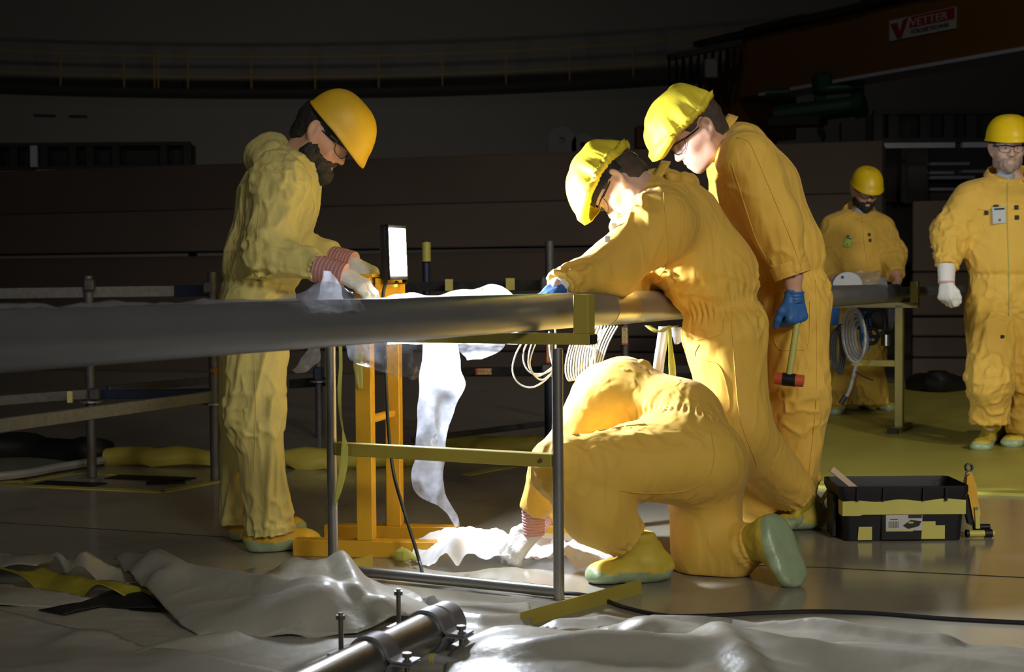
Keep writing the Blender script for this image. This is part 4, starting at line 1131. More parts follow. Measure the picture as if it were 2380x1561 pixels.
obj('probe_tip', MB().tube([P(1966, 920, 8.9), P(1954, 938, 8.9)], .017, 8), 'black_rubber', ge)
obj('thin_cable', MB().tube(catmull([P(1988, 864, 8.8), P(2010, 876, 8.8), P(2030, 884, 8.8)], 6), .005, 6), 'cable_black', ge)
# bagged flange and sheet lying on the far pipe
c = P(1970, 662, 8.25)
fl_ = thing('flange_disc', c - V3(0, 0, .02), 'grey flange disc wrapped in film lying on the far pipe', 'flange')
mb = MB(); rows = []
for k in range(19):
    a = math.pi * k / 18; rows.append([c + V3(.085 * math.cos(a), 0, .075 * math.sin(a)), c + V3(.085 * math.cos(a), .05, .075 * math.sin(a)), c + V3(.0, .05, 0), c, c + V3(.085 * math.cos(a), 0, .075 * math.sin(a))])
obj('disc', mb.grid(rows), 'grey_plastic', fl_); obj('hole', MB().cyl(c + V3(-.03, -.003, .045), c + V3(-.03, .003, .045), .009, 12), 'black_rubber', fl_)
o = hang([[(1985, 632, 8.6), (2040, 627, 8.6)], [(1975, 640, 8.55), (2050, 636, 8.5)], [(1965, 655, 8.5), (2060, 650, 8.45)], [(1955, 672, 8.5), (2064, 668, 8.45)]], 12, .02, 18, 12, 'film_dull', 'plastic_cover')
tag(o, 'grey plastic cover over the far pipe before the green badge worker', 'film')

# torn yellow foil by the shoe left of the tool box
o = hang([[(1882, 1166, 5.62), (1906, 1162, 5.62)], [(1884, 1185, 5.58), (1924, 1190, 5.6)], [(1890, 1208, 5.55), (1926, 1205, 5.58)], [(1902, 1226, 5.54), (1912, 1226, 5.55)]], 10, .02, 22, 15, 'ribbon', 'yellow_foil')
tag(o, 'torn bright yellow foil on the floor between a shoe and the tool box', 'foil')

# ================================================================ FIGURES: implicit surfaces turned into meshes
def mk_cloth(name, col, rough, trans, crease, cs, stretch=(1, 1, .45)):
    """woven cotton: soft creases, fine weave"""
    m = mk(name, col, rough, var=.06, vscale=5, trans=trans, sheen=.1)
    nt = m.node_tree; N = nt.nodes; L = nt.links; b = N['Principled BSDF']
    tc = N.new('ShaderNodeTexCoord'); mp = N.new('ShaderNodeMapping'); mp.inputs['Scale'].default_value = stretch; mp.inputs['Rotation'].default_value = (.3, .25, 0)
    L.new(tc.outputs['Object'], mp.inputs[0])
    n1 = N.new('ShaderNodeTexNoise'); n1.inputs['Scale'].default_value = cs; n1.inputs['Detail'].default_value = 2.5; n1.inputs['Distortion'].default_value = .6
    L.new(mp.outputs[0], n1.inputs[0])
    a = N.new('ShaderNodeMath'); a.operation = 'SUBTRACT'; a.inputs[1].default_value = .5; L.new(n1.outputs[0], a.inputs[0])
    ab = N.new('ShaderNodeMath'); ab.operation = 'ABSOLUTE'; L.new(a.outputs[0], ab.inputs[0])
    mr = N.new('ShaderNodeMapRange'); mr.interpolation_type = 'SMOOTHSTEP'; mr.inputs[1].default_value = 0; mr.inputs[2].default_value = .16; mr.inputs[3].default_value = 1; mr.inputs[4].default_value = 0
    L.new(ab.outputs[0], mr.inputs[0])
    n2 = N.new('ShaderNodeTexNoise'); n2.inputs['Scale'].default_value = 420; L.new(tc.outputs['Object'], n2.inputs[0])
    ad = N.new('ShaderNodeMath'); ad.operation = 'MULTIPLY_ADD'; ad.inputs[1].default_value = .05; L.new(n2.outputs[0], ad.inputs[0]); L.new(mr.outputs[0], ad.inputs[2])
    bp = N.new('ShaderNodeBump'); bp.inputs['Strength'].default_value = crease; bp.inputs['Distance'].default_value = .006
    L.new(ad.outputs[0], bp.inputs['Height']); L.new(bp.outputs[0], b.inputs['Normal'])
    return m
mk_cloth('suit', (.76, .47, .070), .75, .10, .45, 9)
mk_cloth('suit_pale', (.70, .60, .20), .72, .14, .5, 12, (1, 1, .28))
mk('skin', (.52, .29, .20), .5, var=.08, vscale=30, bump=.05, bscale=150)
mk('skin_pale', (.56, .36, .28), .5, var=.08, vscale=30, bump=.05, bscale=150)
mk('hair_dark', (.014, .011, .010), .7, var=.3, vscale=60, bump=.6, bscale=160)
mk('hair_short', (.055, .035, .026), .7, var=.3, vscale=60, bump=.5, bscale=160)
mk('hair_grey', (.10, .09, .085), .7, var=.3, vscale=60, bump=.5, bscale=160)
mk('stubble', (.30, .22, .18), .7, var=.2, vscale=90)
mk('helmet_yellow', (.74, .50, .008), .38, var=.05, vscale=3)
mk('helmet_dull', (.72, .44, .02), .5, var=.05, vscale=6)
mk('cover_yellow', (.74, .60, .035), .6, var=.05, vscale=6, bump=.12, bscale=40, trans=.12)
mk('shoe_yellow', (.55, .42, .045), .6, var=.1, vscale=12, bump=.15, bscale=40)
mk('shoe_orange', (.60, .38, .04), .65, var=.08, vscale=12, bump=.12, bscale=40)
mk('shoe_green', (.30, .38, .22), .36, var=.16, vscale=24, bump=.35, bscale=34)
mk('glove_white', (.74, .73, .70), .8, var=.06, vscale=30, bump=.25, bscale=160)
mk('glove_blue', (.025, .11, .34), .55, var=.1, vscale=20, bump=.1, bscale=80)
mk('cuff_pink', (.62, .34, .33), .85, bump=.2, bscale=200)
mk('cuff_red', (.36, .14, .13), .85)
mk('shirt_grey', (.33, .36, .40), .8)
mk('badge_green', (.42, .66, .08), .4)
mk('badge_grey', (.42, .46, .48), .45)
mk('eye_white', (.6, .57, .53), .3)
mk_film('lens', (.8, .85, .9), .88, rough=.05, bump=0)
mk('hammer_red', (.50, .085, .035), .4, var=.12, vscale=20)
mk('hammer_grip', (.40, .40, .10), .6)
mk('shirt_white', (.7, .68, .64), .8)

def smin(ds, k):
    m = ds[0]
    for d in ds[1:]: m = np.minimum(m, d)
    s = 0
    for d in ds: s = s + np.exp(np.clip(-(d - m) / k, -40, 0))
    return m - k * np.log(s)
def smax2(a, b, k): return -smin([-a, -b], k)
def cone(p, a, b, ra, rb, w=None, s=1.0):
    """tapered capsule, optionally widened by s along the axis w"""
    a = [float(v) for v in a]; ab = [float(b[i]) - a[i] for i in range(3)]
    x = p[:, 0] - np.float32(a[0]); y = p[:, 1] - np.float32(a[1]); z = p[:, 2] - np.float32(a[2])
    A0, A1, A2 = [np.float32(v) for v in ab]; inv = np.float32(1 / (ab[0] ** 2 + ab[1] ** 2 + ab[2] ** 2 + 1e-9))
    t = np.clip((x * A0 + y * A1 + z * A2) * inv, 0, 1)
    x -= t * A0; y -= t * A1; z -= t * A2
    if w is not None:
        w0, w1, w2 = [np.float32(v) for v in w]; c = (x * w0 + y * w1 + z * w2) * np.float32(1 - 1 / s)
        x -= c * w0; y -= c * w1; z -= c * w2
    return np.sqrt(x * x + y * y + z * z) - (np.float32(ra) + np.float32(rb - ra) * t)
def ell(p, c, r, R=None):
    q = p - np.asarray(c, np.float32)
    if R is not None: q = q @ np.asarray(R, np.float32)
    x, y, z = q[:, 0] / np.float32(r[0]), q[:, 1] / np.float32(r[1]), q[:, 2] / np.float32(r[2])
    k0 = np.sqrt(x * x + y * y + z * z)
    x /= np.float32(r[0]); y /= np.float32(r[1]); z /= np.float32(r[2])
    return k0 * (k0 - 1) / (np.sqrt(x * x + y * y + z * z) + np.float32(1e-6))

def nets(fn, xs, ys, zs, project=1):
    """surface nets on a rectilinear grid"""
    xs, ys, zs = [np.asarray(a, np.float32) for a in (xs, ys, zs)]
    nx, ny, nz = len(xs), len(ys), len(zs); B = 8
    def cen(a):
        n = (len(a) + B - 1) // B
        lo = a[np.minimum(np.arange(n) * B, len(a) - 1)]; hi = a[np.minimum(np.arange(n) * B + B - 1, len(a) - 1)]
        return (lo + hi) / 2, (hi - lo) / 2
    (bx, hx), (by, hy), (bz, hz) = cen(xs), cen(ys), cen(zs)
    g = np.stack(np.meshgrid(bx, by, bz, indexing='ij'), -1).reshape(-1, 3).astype(np.float32)
    hh = np.stack(np.meshgrid(hx, hy, hz, indexing='ij'), -1).reshape(-1, 3)
    cd_ = fn(g); near = np.abs(cd_) < np.linalg.norm(hh, axis=1) * 1.25 + .022
    sgn = np.where(cd_ < 0, -1, 1).astype(np.float32).reshape(len(bx), len(by), len(bz))
    D = np.repeat(np.repeat(np.repeat(sgn, B, 0), B, 1), B, 2)[:nx, :ny, :nz].copy()
    bi = np.stack(np.unravel_index(np.nonzero(near)[0], sgn.shape), 1)
    oo = np.stack(np.meshgrid(np.arange(B), np.arange(B), np.arange(B), indexing='ij'), -1).reshape(-1, 3)
    for c0_ in range(0, len(bi), 400):
        ii = (bi[c0_:c0_ + 400, None] * B + oo[None]).reshape(-1, 3)
        ii = ii[(ii[:, 0] < nx) & (ii[:, 1] < ny) & (ii[:, 2] < nz)]
        D[ii[:, 0], ii[:, 1], ii[:, 2]] = fn(np.stack([xs[ii[:, 0]], ys[ii[:, 1]], zs[ii[:, 2]]], 1))
    ins = D < 0
    c = ins[:-1, :-1, :-1].astype(np.int8)
    tot = np.zeros_like(c)
    for dx in (0, 1):
        for dy in (0, 1):
            for dz in (0, 1):
                tot += ins[dx:ins.shape[0] - 1 + dx, dy:ins.shape[1] - 1 + dy, dz:ins.shape[2] - 1 + dz]
    act = (tot > 0) & (tot < 8)
    I, J, K = np.nonzero(act)
    vid = -np.ones(act.shape, np.int64); vid[I, J, K] = np.arange(len(I))
    acc = np.zeros((len(I), 3)); cnt = np.zeros(len(I))
    cx = [xs[I], xs[I + 1]]; cy = [ys[J], ys[J + 1]]; cz = [zs[K], zs[K + 1]]
    val = {(a, b, e): D[I + a, J + b, K + e] for a in (0, 1) for b in (0, 1) for e in (0, 1)}
    cor = lambda a, b, e: np.stack([cx[a], cy[b], cz[e]], 1)
    for k in range(3):
        for u in (0, 1):
            for w in (0, 1):
                s = [u, w]; s.insert(k, 0); t = list(s); t[k] = 1
                s, t = tuple(s), tuple(t)
                v0, v1 = val[s], val[t]; m = (v0 < 0) != (v1 < 0)
                f = np.where(m, v0 / np.where(v0 - v1 == 0, 1, v0 - v1), 0)
                pt = cor(*s) + f[:, None] * (cor(*t) - cor(*s))
                acc += pt * m[:, None]; cnt += m
    V = acc / np.maximum(cnt, 1)[:, None]
    faces = []
    for k in range(3):
        a = [slice(None)] * 3; b = [slice(None)] * 3
        a[k] = slice(0, -1); b[k] = slice(1, None)
        m = ins[tuple(a)] != ins[tuple(b)]
        o1, o2 = [(1, 2), (2, 0), (0, 1)][k]
        idx = np.array(np.nonzero(m)).T
        ok = (idx[:, o1] > 0) & (idx[:, o2] > 0) & (idx[:, o1] < D.shape[o1] - 1) & (idx[:, o2] < D.shape[o2] - 1)
        idx = idx[ok]
        inside0 = ins[tuple(idx.T)]
        q = []
        for d1, d2 in ((0, 0), (-1, 0), (-1, -1), (0, -1)):
            j = idx.copy(); j[:, o1] += d1; j[:, o2] += d2
            q.append(vid[tuple(j.T)])
        q = np.stack(q, 1)
        q[~inside0] = q[~inside0][:, ::-1]
        faces.append(q)
    Fq = np.vstack(faces); Fq = Fq[(Fq >= 0).all(1)]
    N = None
    for it in range(project + 1):
        N = grad(fn, V)
        if it < project:
            d = fn(V.astype(np.float32))
            V = V - N * np.clip(d, -.01, .01)[:, None] * .9
    return V, Fq, N
def grad(fn, V, h=.0015):
    V = V.astype(np.float32); g = np.empty((len(V), 3), np.float32); f0 = fn(V)
    for k in range(3):
        e = np.zeros(3, np.float32); e[k] = h
        g[:, k] = fn(V + e) - f0
    return g / (np.sqrt(np.einsum('ij,ij->i', g, g))[:, None] + 1e-9)
def axis_grid(lo, hi, step, fine=()):
    a = list(np.arange(lo, hi + step, step))
    for f0, f1, fs in fine:
        a = [x for x in a if not (f0 - fs * .5 < x < f1 + fs * .5)] + list(np.arange(f0, f1, fs))
    return np.array(sorted(a))
def mesh_obj(name, V, Fq, m, parent=None, loc=None):
    off = LOCS[parent.name] if parent is not None else np.asarray(loc, float)
    me = bpy.data.meshes.new(name)
    V = (V - off).astype(np.float32)
    me.vertices.add(len(V)); me.vertices.foreach_set('co', V.ravel())
    n = len(Fq); k = Fq.shape[1]
    me.loops.add(n * k); me.loops.foreach_set('vertex_index', Fq.astype(np.int32).ravel())
    me.polygons.add(n); me.polygons.foreach_set('loop_start', np.arange(0, n * k, k, dtype=np.int32))
    me.polygons.foreach_set('use_smooth', np.ones(n, bool))
    me.update(calc_edges=True); me.validate()
    me.materials.append(MAT[m])
    o = bpy.data.objects.new(name, me); COL.objects.link(o)
    LOCS[o.name] = off
    if parent is None: o.location = tuple(off)
    else: o.parent = parent
    return o
def smooth_mesh(V, Fq, it=1, lam=.5):
    for _ in range(it):
        s = np.zeros_like(V); c = np.zeros(len(V))
        for a, b in ((0, 1), (1, 2), (2, 3), (3, 0)):
            np.add.at(s, Fq[:, a], V[Fq[:, b]]); np.add.at(c, Fq[:, a], 1)
        V = V + lam * (s / np.maximum(c, 1)[:, None] - V)
    return V
def drop(V, Fq, keep):
    """keep only the faces whose vertices are all kept; compact"""
    m = keep[Fq].all(1); Fq = Fq[m]; used = np.unique(Fq); re = -np.ones(len(V), np.int64); re[used] = np.arange(len(used))
    return V[used], re[Fq]

# ---------------------------------------------------------------- head
class Frame:
    def __init__(self, o, f, u, scale=1.0):
        self.o = np.asarray(o, float); self.f = nrm(f)
        u = np.asarray(u, float); self.u = nrm(u - self.f * np.dot(u, self.f))
        self.s = np.cross(self.f, self.u)          # to the figure's right
        self.k = scale
        self.M = np.stack([self.s, self.f, self.u], 1).astype(np.float32)
    def loc(self, p): return ((p - self.o.astype(np.float32)) @ self.M) / np.float32(self.k)
    def w(self, s, f, u): return self.o + self.k * (self.s * s + self.f * f + self.u * u)
    def turned(self, pitch=0, o=None):
        c, s = math.cos(pitch), math.sin(pitch)
        return Frame(self.o if o is None else o, self.f * c - self.u * s, self.u * c + self.f * s, self.k)
def head_frame(px, py, Y, face, tilt, scale=1.0, roll=0.0):
    """face: horizontal facing vector; tilt: degrees the face looks down; origin between the ears"""
    t = math.radians(tilt); fh = nrm(V3(face[0], face[1], 0))
    f = fh * math.cos(t) + V3(0, 0, -math.sin(t)); u = fh * math.sin(t) + V3(0, 0, math.cos(t))
    if roll:
        s = np.cross(f, u); r = math.radians(roll); u = u * math.cos(r) + s * math.sin(r)
    return Frame(P(px, py, Y), f, u, scale)
def head_sdf(q):
    """q in head coordinates (right, forward, up)"""
    x = np.abs(q[:, 0]); m = np.stack([x, q[:, 1], q[:, 2]], 1)      # mirrored half
    d = [ell(m, (0, -.012, .035), (.077, .099, .092)), ell(m, (0, .035, -.03), (.060, .058, .080)),
         cone(m, (0, .074, -.100), (.047, .008, -.072), .021, .022), cone(m, (.047, .005, -.07), (.062, -.005, -.01), .02, .02),
         cone(m, (.046, .060, -.022), (.058, .02, -.012), .021, .02), cone(m, (0, .085, .03), (.040, .074, .03), .016, .014),
         ell(m, (0, .060, .06), (.066, .045, .05)), ell(m, (0, .068, -.066), (.034, .032, .034))]
    h = smin(d, .010)
    h = smax2(h, -ell(m, (.033, .098, .003), (.018, .016, .012)), .008)
    nose = smin([cone(q, (0, .092, .012), (0, .112, -.030), .008, .0125), ell(m, (.012, .100, -.034), (.009, .012, .008))], .005)
    h = smin([h, nose, ell(m, (.032, .079, .002), (.0155, .0145, .013)), cone(m, (0, .098, -.060), (.020, .086, -.063), .0075, .005),
              cone(m, (0, .095, -.074), (.016, .085, -.072), .0085, .006)], .005)
    h = smax2(h, -cone(m, (0, .110, -.067), (.022, .096, -.068), .0025, .0015), .003)
    h = smax2(h, -ell(m, (.007, .106, -.045), (.004, .008, .005)), .003)
    Re = np.array([[.88, -.475, 0], [.475, .88, 0], [0, 0, 1.0]]) @ np.array([[1, 0, 0], [0, .966, -.259], [0, .259, .966]])
    ear = smax2(ell(m, (.087, -.016, .002), (.0075, .021, .033), Re), -ell(m, (.094, -.010, .003), (.0065, .0125, .021), Re), .003)
    ear = smin([ear, ell(m, (.080, -.004, -.004), (.010, .008, .022)), ell(m, (.083, -.006, -.027), (.006, .009, .010))], .004)
    return smin([h, ear], .005).astype(np.float32)
def skull_sdf(q):
    return smin([ell(q, (0, -.012, .035), (.077, .099, .092)), ell(q, (0, .035, -.03), (.060, .058, .080)), ell(q, (0, .060, .06), (.066, .045, .05)),
                 ell(q, (0, -.048, -.035), (.050, .045, .05))], .012)
def grid_around(fr, pts, pad, step):
    w = np.array([fr.w(*p) for p in pts]); lo = w.min(0) - pad; hi = w.max(0) + pad
    return [np.arange(lo[k], hi[k], step) for k in range(3)]
def box_corners(a, b): return [(x, y, z) for x in (a[0], b[0]) for y in (a[1], b[1]) for z in (a[2], b[2])]
def make_hair(person, hf, m, back=-.075, thick=.005, step=.004):
    def fn(p):
        q = hf.loc(p); n = noise3(q * 60) * .0025
        x = np.abs(q[:, 0])
        region = np.maximum(q[:, 1] - (.055 - .25 * np.maximum(0, .05 - q[:, 2])), back - q[:, 2])
        face_gap = np.maximum(.02 + q[:, 1] * .9 - q[:, 2], q[:, 1] * 0 - 1) - .0     # hairline drops behind the ear
        region = np.maximum(region, np.where(q[:, 1] > -.012, .012 - q[:, 2] + np.maximum(q[:, 1] - .035, 0) * 1.5, -1))
        return np.maximum(skull_sdf(q) - thick - n, region).astype(np.float32) * hf.k
    g = grid_around(hf, box_corners((-.1, -.13, -.1), (.1, .1, .14)), .01, step)
    V, Fq, N = nets(fn, *g, project=1)
    return mesh_obj('hair', V, Fq, m, person)
def make_beard(person, hf, m, long=.02, step=.004):
    def fn(p):
        q = hf.loc(p); x = np.abs(q[:, 0]); mm = np.stack([x, q[:, 1], q[:, 2]], 1)
        d = smin([cone(mm, (0, .080, -.108), (.048, .014, -.080), .022 + long * .8, .026 + long * .35), cone(mm, (.050, .012, -.074), (.066, .006, -.012), .024 + long * .1, .0165),
                  cone(mm, (.04, .045, -.07), (.055, .03, -.04), .024, .014), cone(mm, (0, .088, -.090), (.03, .075, -.082), .017 + long * .3, .018), cone(mm, (0, .102, -.0535), (.024, .086, -.062), .0075, .007), cone(mm, (.025, .085, -.06), (.032, .072, -.09), .010, .012)], .008)
        d = smax2(d, -ell(mm, (0, .112, -.068), (.022, .022, .0065)), .003)
        d = d - noise3(q * V3(70, 70, 35)) * .004 - noise3(q * 160) * .0015
        return (d * hf.k).astype(np.float32)
    g = grid_around(hf, box_corners((-.1, -.04, -.17), (.1, .15, .01)), .01, step)
    V, Fq, N = nets(fn, *g, project=1)
    return mesh_obj('beard', V, Fq, m, person)

# ---------------------------------------------------------------- head gear
def make_helmet(person, hf, m, cu=.052, cf=.012, L=.124, Wd=.106, H=.132, peak=.03, peak_drop=.012, cover=False, ridge=False, seed=0.0, band=True, bandz=0):
    nt, nv = 96, 22
    rows = []
    for i in range(nv + 3):
        row = []
        for j in range(nt):
            t = 2 * math.pi * j / nt; c, s = math.cos(t), math.sin(t)      # c: forward
            pk = max(0, c) ** 2.2; bk = max(0, -c)
            if i == 0: rr, z = 1.0, 0; ex = .005 + peak * pk; z = -peak_drop * pk - .004
            elif i == 1: rr, z = 1.0, .001; ex = .0045 + peak * pk * .97; z = -peak_drop * .85 * pk + .002
            elif i == 2: ex = .001 + peak * .72 * pk; z = .012; rr = 1.0
            else:
                v = (i - 2) / nv; a = v * math.pi / 2
                rr = math.cos(a) ** .72 if v < 1 else 0; z = .010 + (H - .010) * math.sin(a) ** .95; ex = peak * .72 * pk * (1 - v) ** 2.4
            if cover:
                if i == 0: ex = -.002 + peak * .55 * pk; z = -.006 - peak_drop * pk
                if i == 1: ex = .008 + peak * pk; z = .004 - peak_drop * .9 * pk
                if i == 2: ex = .013 + peak * .7 * pk; z = .018 - peak_drop * .4 * pk
                g = {0: 1.0, 1: 1.0, 2: .9}.get(i, max(0, 1 - (i - 2) / 12) ** 1.5)
                ex += .006 * g * math.sin(46 * t + 1.5 * math.sin(5 * t + seed)) * (1.0 if c < .75 else .35)
                ex += .012 * g * math.sin(11 * t + seed * 3 + .8 * math.sin(4 * t)) * (.9 if i > 1 else .25) * (1 if c < .8 else .4)
                rr *= 1.03
            q = (rr * Wd + ex) * s if rr or ex else 0
            fv = cf + (rr * L + ex) * c
            zz = cu + z
            if ridge and i > 3: zz += .006 * math.exp(-((q / .018) ** 2)) * (rr if rr < .8 else .8)
            row.append(hf.w(q, fv, zz))
        rows.append(row)
    A_ = np.array(rows)
    if cover:
        a = A_ * 16 + seed
        w = np.linspace(.3, 1, len(rows))[:, None, None] * np.array([1.0])
        A_ = A_ + hf.u * (noise3(a)[..., None] * .007 * hf.k) + hf.f * (noise3(a + 31)[..., None] * .005 * hf.k)
    # merge the crown
    o = obj('fabric_helmet_cover' if cover else 'helmet', MB().grid(A_, closed_u=True), m, person, smooth=True, angle=180)
    solidify(o, .0035, 1.0 if not cover else 0)
    if band:
        ring_, r2 = [], []
        n = 40
        pts = lambda k, e, z: [hf.w((Wd - .018 + e) * math.sin(2 * math.pi * j / n), cf - .004 + (L - .022 + e) * math.cos(2 * math.pi * j / n), cu + bandz + z - .018 * max(0, -math.cos(2 * math.pi * j / n))) for j in range(n)]
        b = obj('headband', MB().grid([pts(0, 0, -.018), pts(0, .002, .014), pts(0, -.002, .014), pts(0, -.004, -.018), pts(0, 0, -.018)], closed_u=True), 'black_plastic', o)
        c = hf.w(0, cf - L + .012, cu + bandz - .020)
        obj('ratchet_knob', MB().cyl(c + hf.f * .012, c - hf.f * .016, .021 * hf.k, 14), 'black_plastic', o)
    return o
def make_glasses(person, hf, dy=0.0, m='black_plastic'):
    g = obj('safety_glasses', MB().tube(catmull([hf.w(-.068, .070, .016 + dy), hf.w(-.045, .103, .018 + dy), hf.w(-.02, .114, .016 + dy), hf.w(0, .117, .012 + dy), hf.w(.02, .114, .016 + dy), hf.w(.045, .103, .018 + dy), hf.w(.068, .070, .016 + dy)], 5), .0028, 6), m, person, smooth=True)
    for s in (-1, 1):
        rows = []
        for i in range(6):
            v = i / 5; rows.append([hf.w(s * lerp(.006, .066, k / 8), .116 - .042 * (k / 8) ** 2.2 - .006 * v, .017 + dy - v * (.036 - .010 * (k / 8)) - (.004 if k < 1 else 0)) for k in range(9)])
        obj('lens', MB().grid(rows), 'lens', g, smooth=True, angle=180)
        obj('temple_arm', MB().tube([hf.w(s * .070, .068, .014 + dy), hf.w(s * .079, .03, .014 + dy), hf.w(s * .083, -.005, .016 + dy), hf.w(s * .083, -.02, .004 + dy)], [.004, .0032, .0026, .002], 6), m, g, smooth=True)
        obj('lens_rim', MB().tube(catmull([hf.w(s * .006, .117, .004 + dy), hf.w(s * .012, .113, -.015 + dy), hf.w(s * .036, .108, -.020 + dy), hf.w(s * .06, .084, -.012 + dy), hf.w(s * .068, .072, .012 + dy)], 4), .0014, 5), m, g, smooth=True)
    return g

# ---------------------------------------------------------------- hands
def hand_prims(w, d, n, thumb, curl=(30, 40, 30), scale=1.0, r=.0, spread=.08, thumb_curl=25, curls=None):
    """w wrist point, d fingers' direction, n out of the back of the hand, thumb: thumb-side vector"""
    d = nrm(d); n = nrm(np.asarray(n) - d * np.dot(n, d)); t = np.cross(d, n)
    if np.dot(t, thumb) < 0: t = -t
    S_ = scale; out = []
    K = [(.030, .088, 1.0), (.010, .092, 1.08), (-.011, .088, 1.0), (-.030, .080, .80)]
    for i, (off, base, ln) in enumerate(K):
        b = w + S_ * (d * base + t * off)
        out.append((w + S_ * t * off * .55, b, (.017 + r) * S_, (.0125 + r) * S_))
        if i < 3: out.append((w + S_ * (d * .05 + t * off * .9), w + S_ * (d * .085 + t * K[i + 1][0]), (.013 + r) * S_, (.012 + r) * S_))
        cur = nrm(d + t * spread * (off / .03)); ax = np.cross(cur, -n); p = b; ang = 0
        cs = curls[i] if curls else curl
        for k, (l, a) in enumerate(zip((.044, .027, .022), cs)):
            ang += math.radians(a)
            dirn = cur * math.cos(ang) - n * math.sin(ang)
            q = p + S_ * l * ln * dirn
            out.append((p, q, (.0102 - .001 * k + r) * S_, (.0095 - .0012 * k + r) * S_)); p = q
    tb = w + S_ * (d * .028 + t * .026); a = math.radians(thumb_curl)
    d1 = nrm(d * .72 + t * .62 - n * .35); m1 = tb + S_ * .042 * d1
    d2 = nrm(d * math.cos(a) * .9 + t * (.45 - math.sin(a)) - n * .45); m2 = m1 + S_ * .032 * d2
    d3 = nrm(d2 - t * math.sin(a) * .6); m3 = m2 + S_ * .025 * d3
    out += [(w + S_ * t * .012, tb, (.017 + r) * S_, (.017 + r) * S_), (tb, m1, (.0165 + r) * S_, (.0125 + r) * S_), (m1, m2, (.0118 + r) * S_, (.0105 + r) * S_), (m2, m3, (.0105 + r) * S_, (.009 + r) * S_)]
    return out
def prim_mesh(name, prims, m, parent, step=.0035, k=.004, wrinkle=0.0, extra=None):
    A_ = np.array([p[0] for p in prims] + [p[1] for p in prims]); rm = max(max(p[2], p[3]) for p in prims)
    lo = A_.min(0) - rm - .012; hi = A_.max(0) + rm + .012
    def fn(p):
        d = smin([cone(p, *q) for q in prims], k)
        if wrinkle: d = d - noise3(p * 45) * wrinkle
        if extra is not None: d = extra(p, d)
        return d.astype(np.float32)
    V, Fq, N = nets(fn, *[np.arange(lo[i], hi[i], step) for i in range(3)])
    return mesh_obj(name, V, Fq, m, parent)
def make_cuff(parent, a, b, ra, rb, m, ribs=7, amp=.002, m2=None, name='glove_cuff'):
    n = ribs * 6; pts = [lerp(np.asarray(a), np.asarray(b), i / n) for i in range(n + 1)]
    rr = [lerp(ra, rb, i / n) + amp * math.sin(2 * math.pi * ribs * i / n) for i in range(n + 1)]
    o = obj(name, MB().tube(pts, rr, 24), m, parent, smooth=True)
    if m2:
        for k in range(ribs):
            i = int((k + .5) * 6); j = min(i + 2, n)
            obj('cuff_stripe', MB().tube([pts[i], pts[j]], [rr[i] + .0018, rr[j] + .0018], 24, caps=False), m2, o, smooth=True)
    return o

# ---------------------------------------------------------------- clothes and body
class Limb:
    def __init__(self, a, b, ra, rb, w=None, s=1.0, fold=1.0, tag=''):
        self.a, self.b = np.asarray(a, float), np.asarray(b, float); self.ra, self.rb = ra, rb
        self.w = None if w is None else nrm(w); self.s = s; self.fold = fold; self.tag = tag
        self.ax = nrm(self.b - self.a); ref = V3(0, 0, 1) if abs(self.ax[2]) < .8 else V3(0, 1, 0)
        self.e1 = nrm(np.cross(self.ax, ref)); self.e2 = np.cross(self.ax, self.e1)
def chain(pts, radii, **kw):
    return [Limb(pts[i], pts[i + 1], radii[i], radii[i + 1], **kw) for i in range(len(pts) - 1)]
def limb_fn(limbs, k, cuts=()):
    def fn(p):
        d = smin([cone(p, l.a, l.b, l.ra, l.rb, l.w, l.s) for l in limbs], k)
        for (c, n, rad) in cuts:        # half-space cut, only near the cut point
            pl = (p - np.asarray(c, np.float32)) @ np.asarray(n, np.float32)
            if rad is not None:
                dist = np.sqrt(((p - np.asarray(c, np.float32)) ** 2).sum(-1))
                pl = np.where(dist < rad, pl, -1)
            d = np.maximum(d, pl)
        return d.astype(np.float32)
    return fn
def fold_(n, w):
    """rounded cloth crest over a broad valley"""
    return np.exp(-(n / w) ** 2) - .45
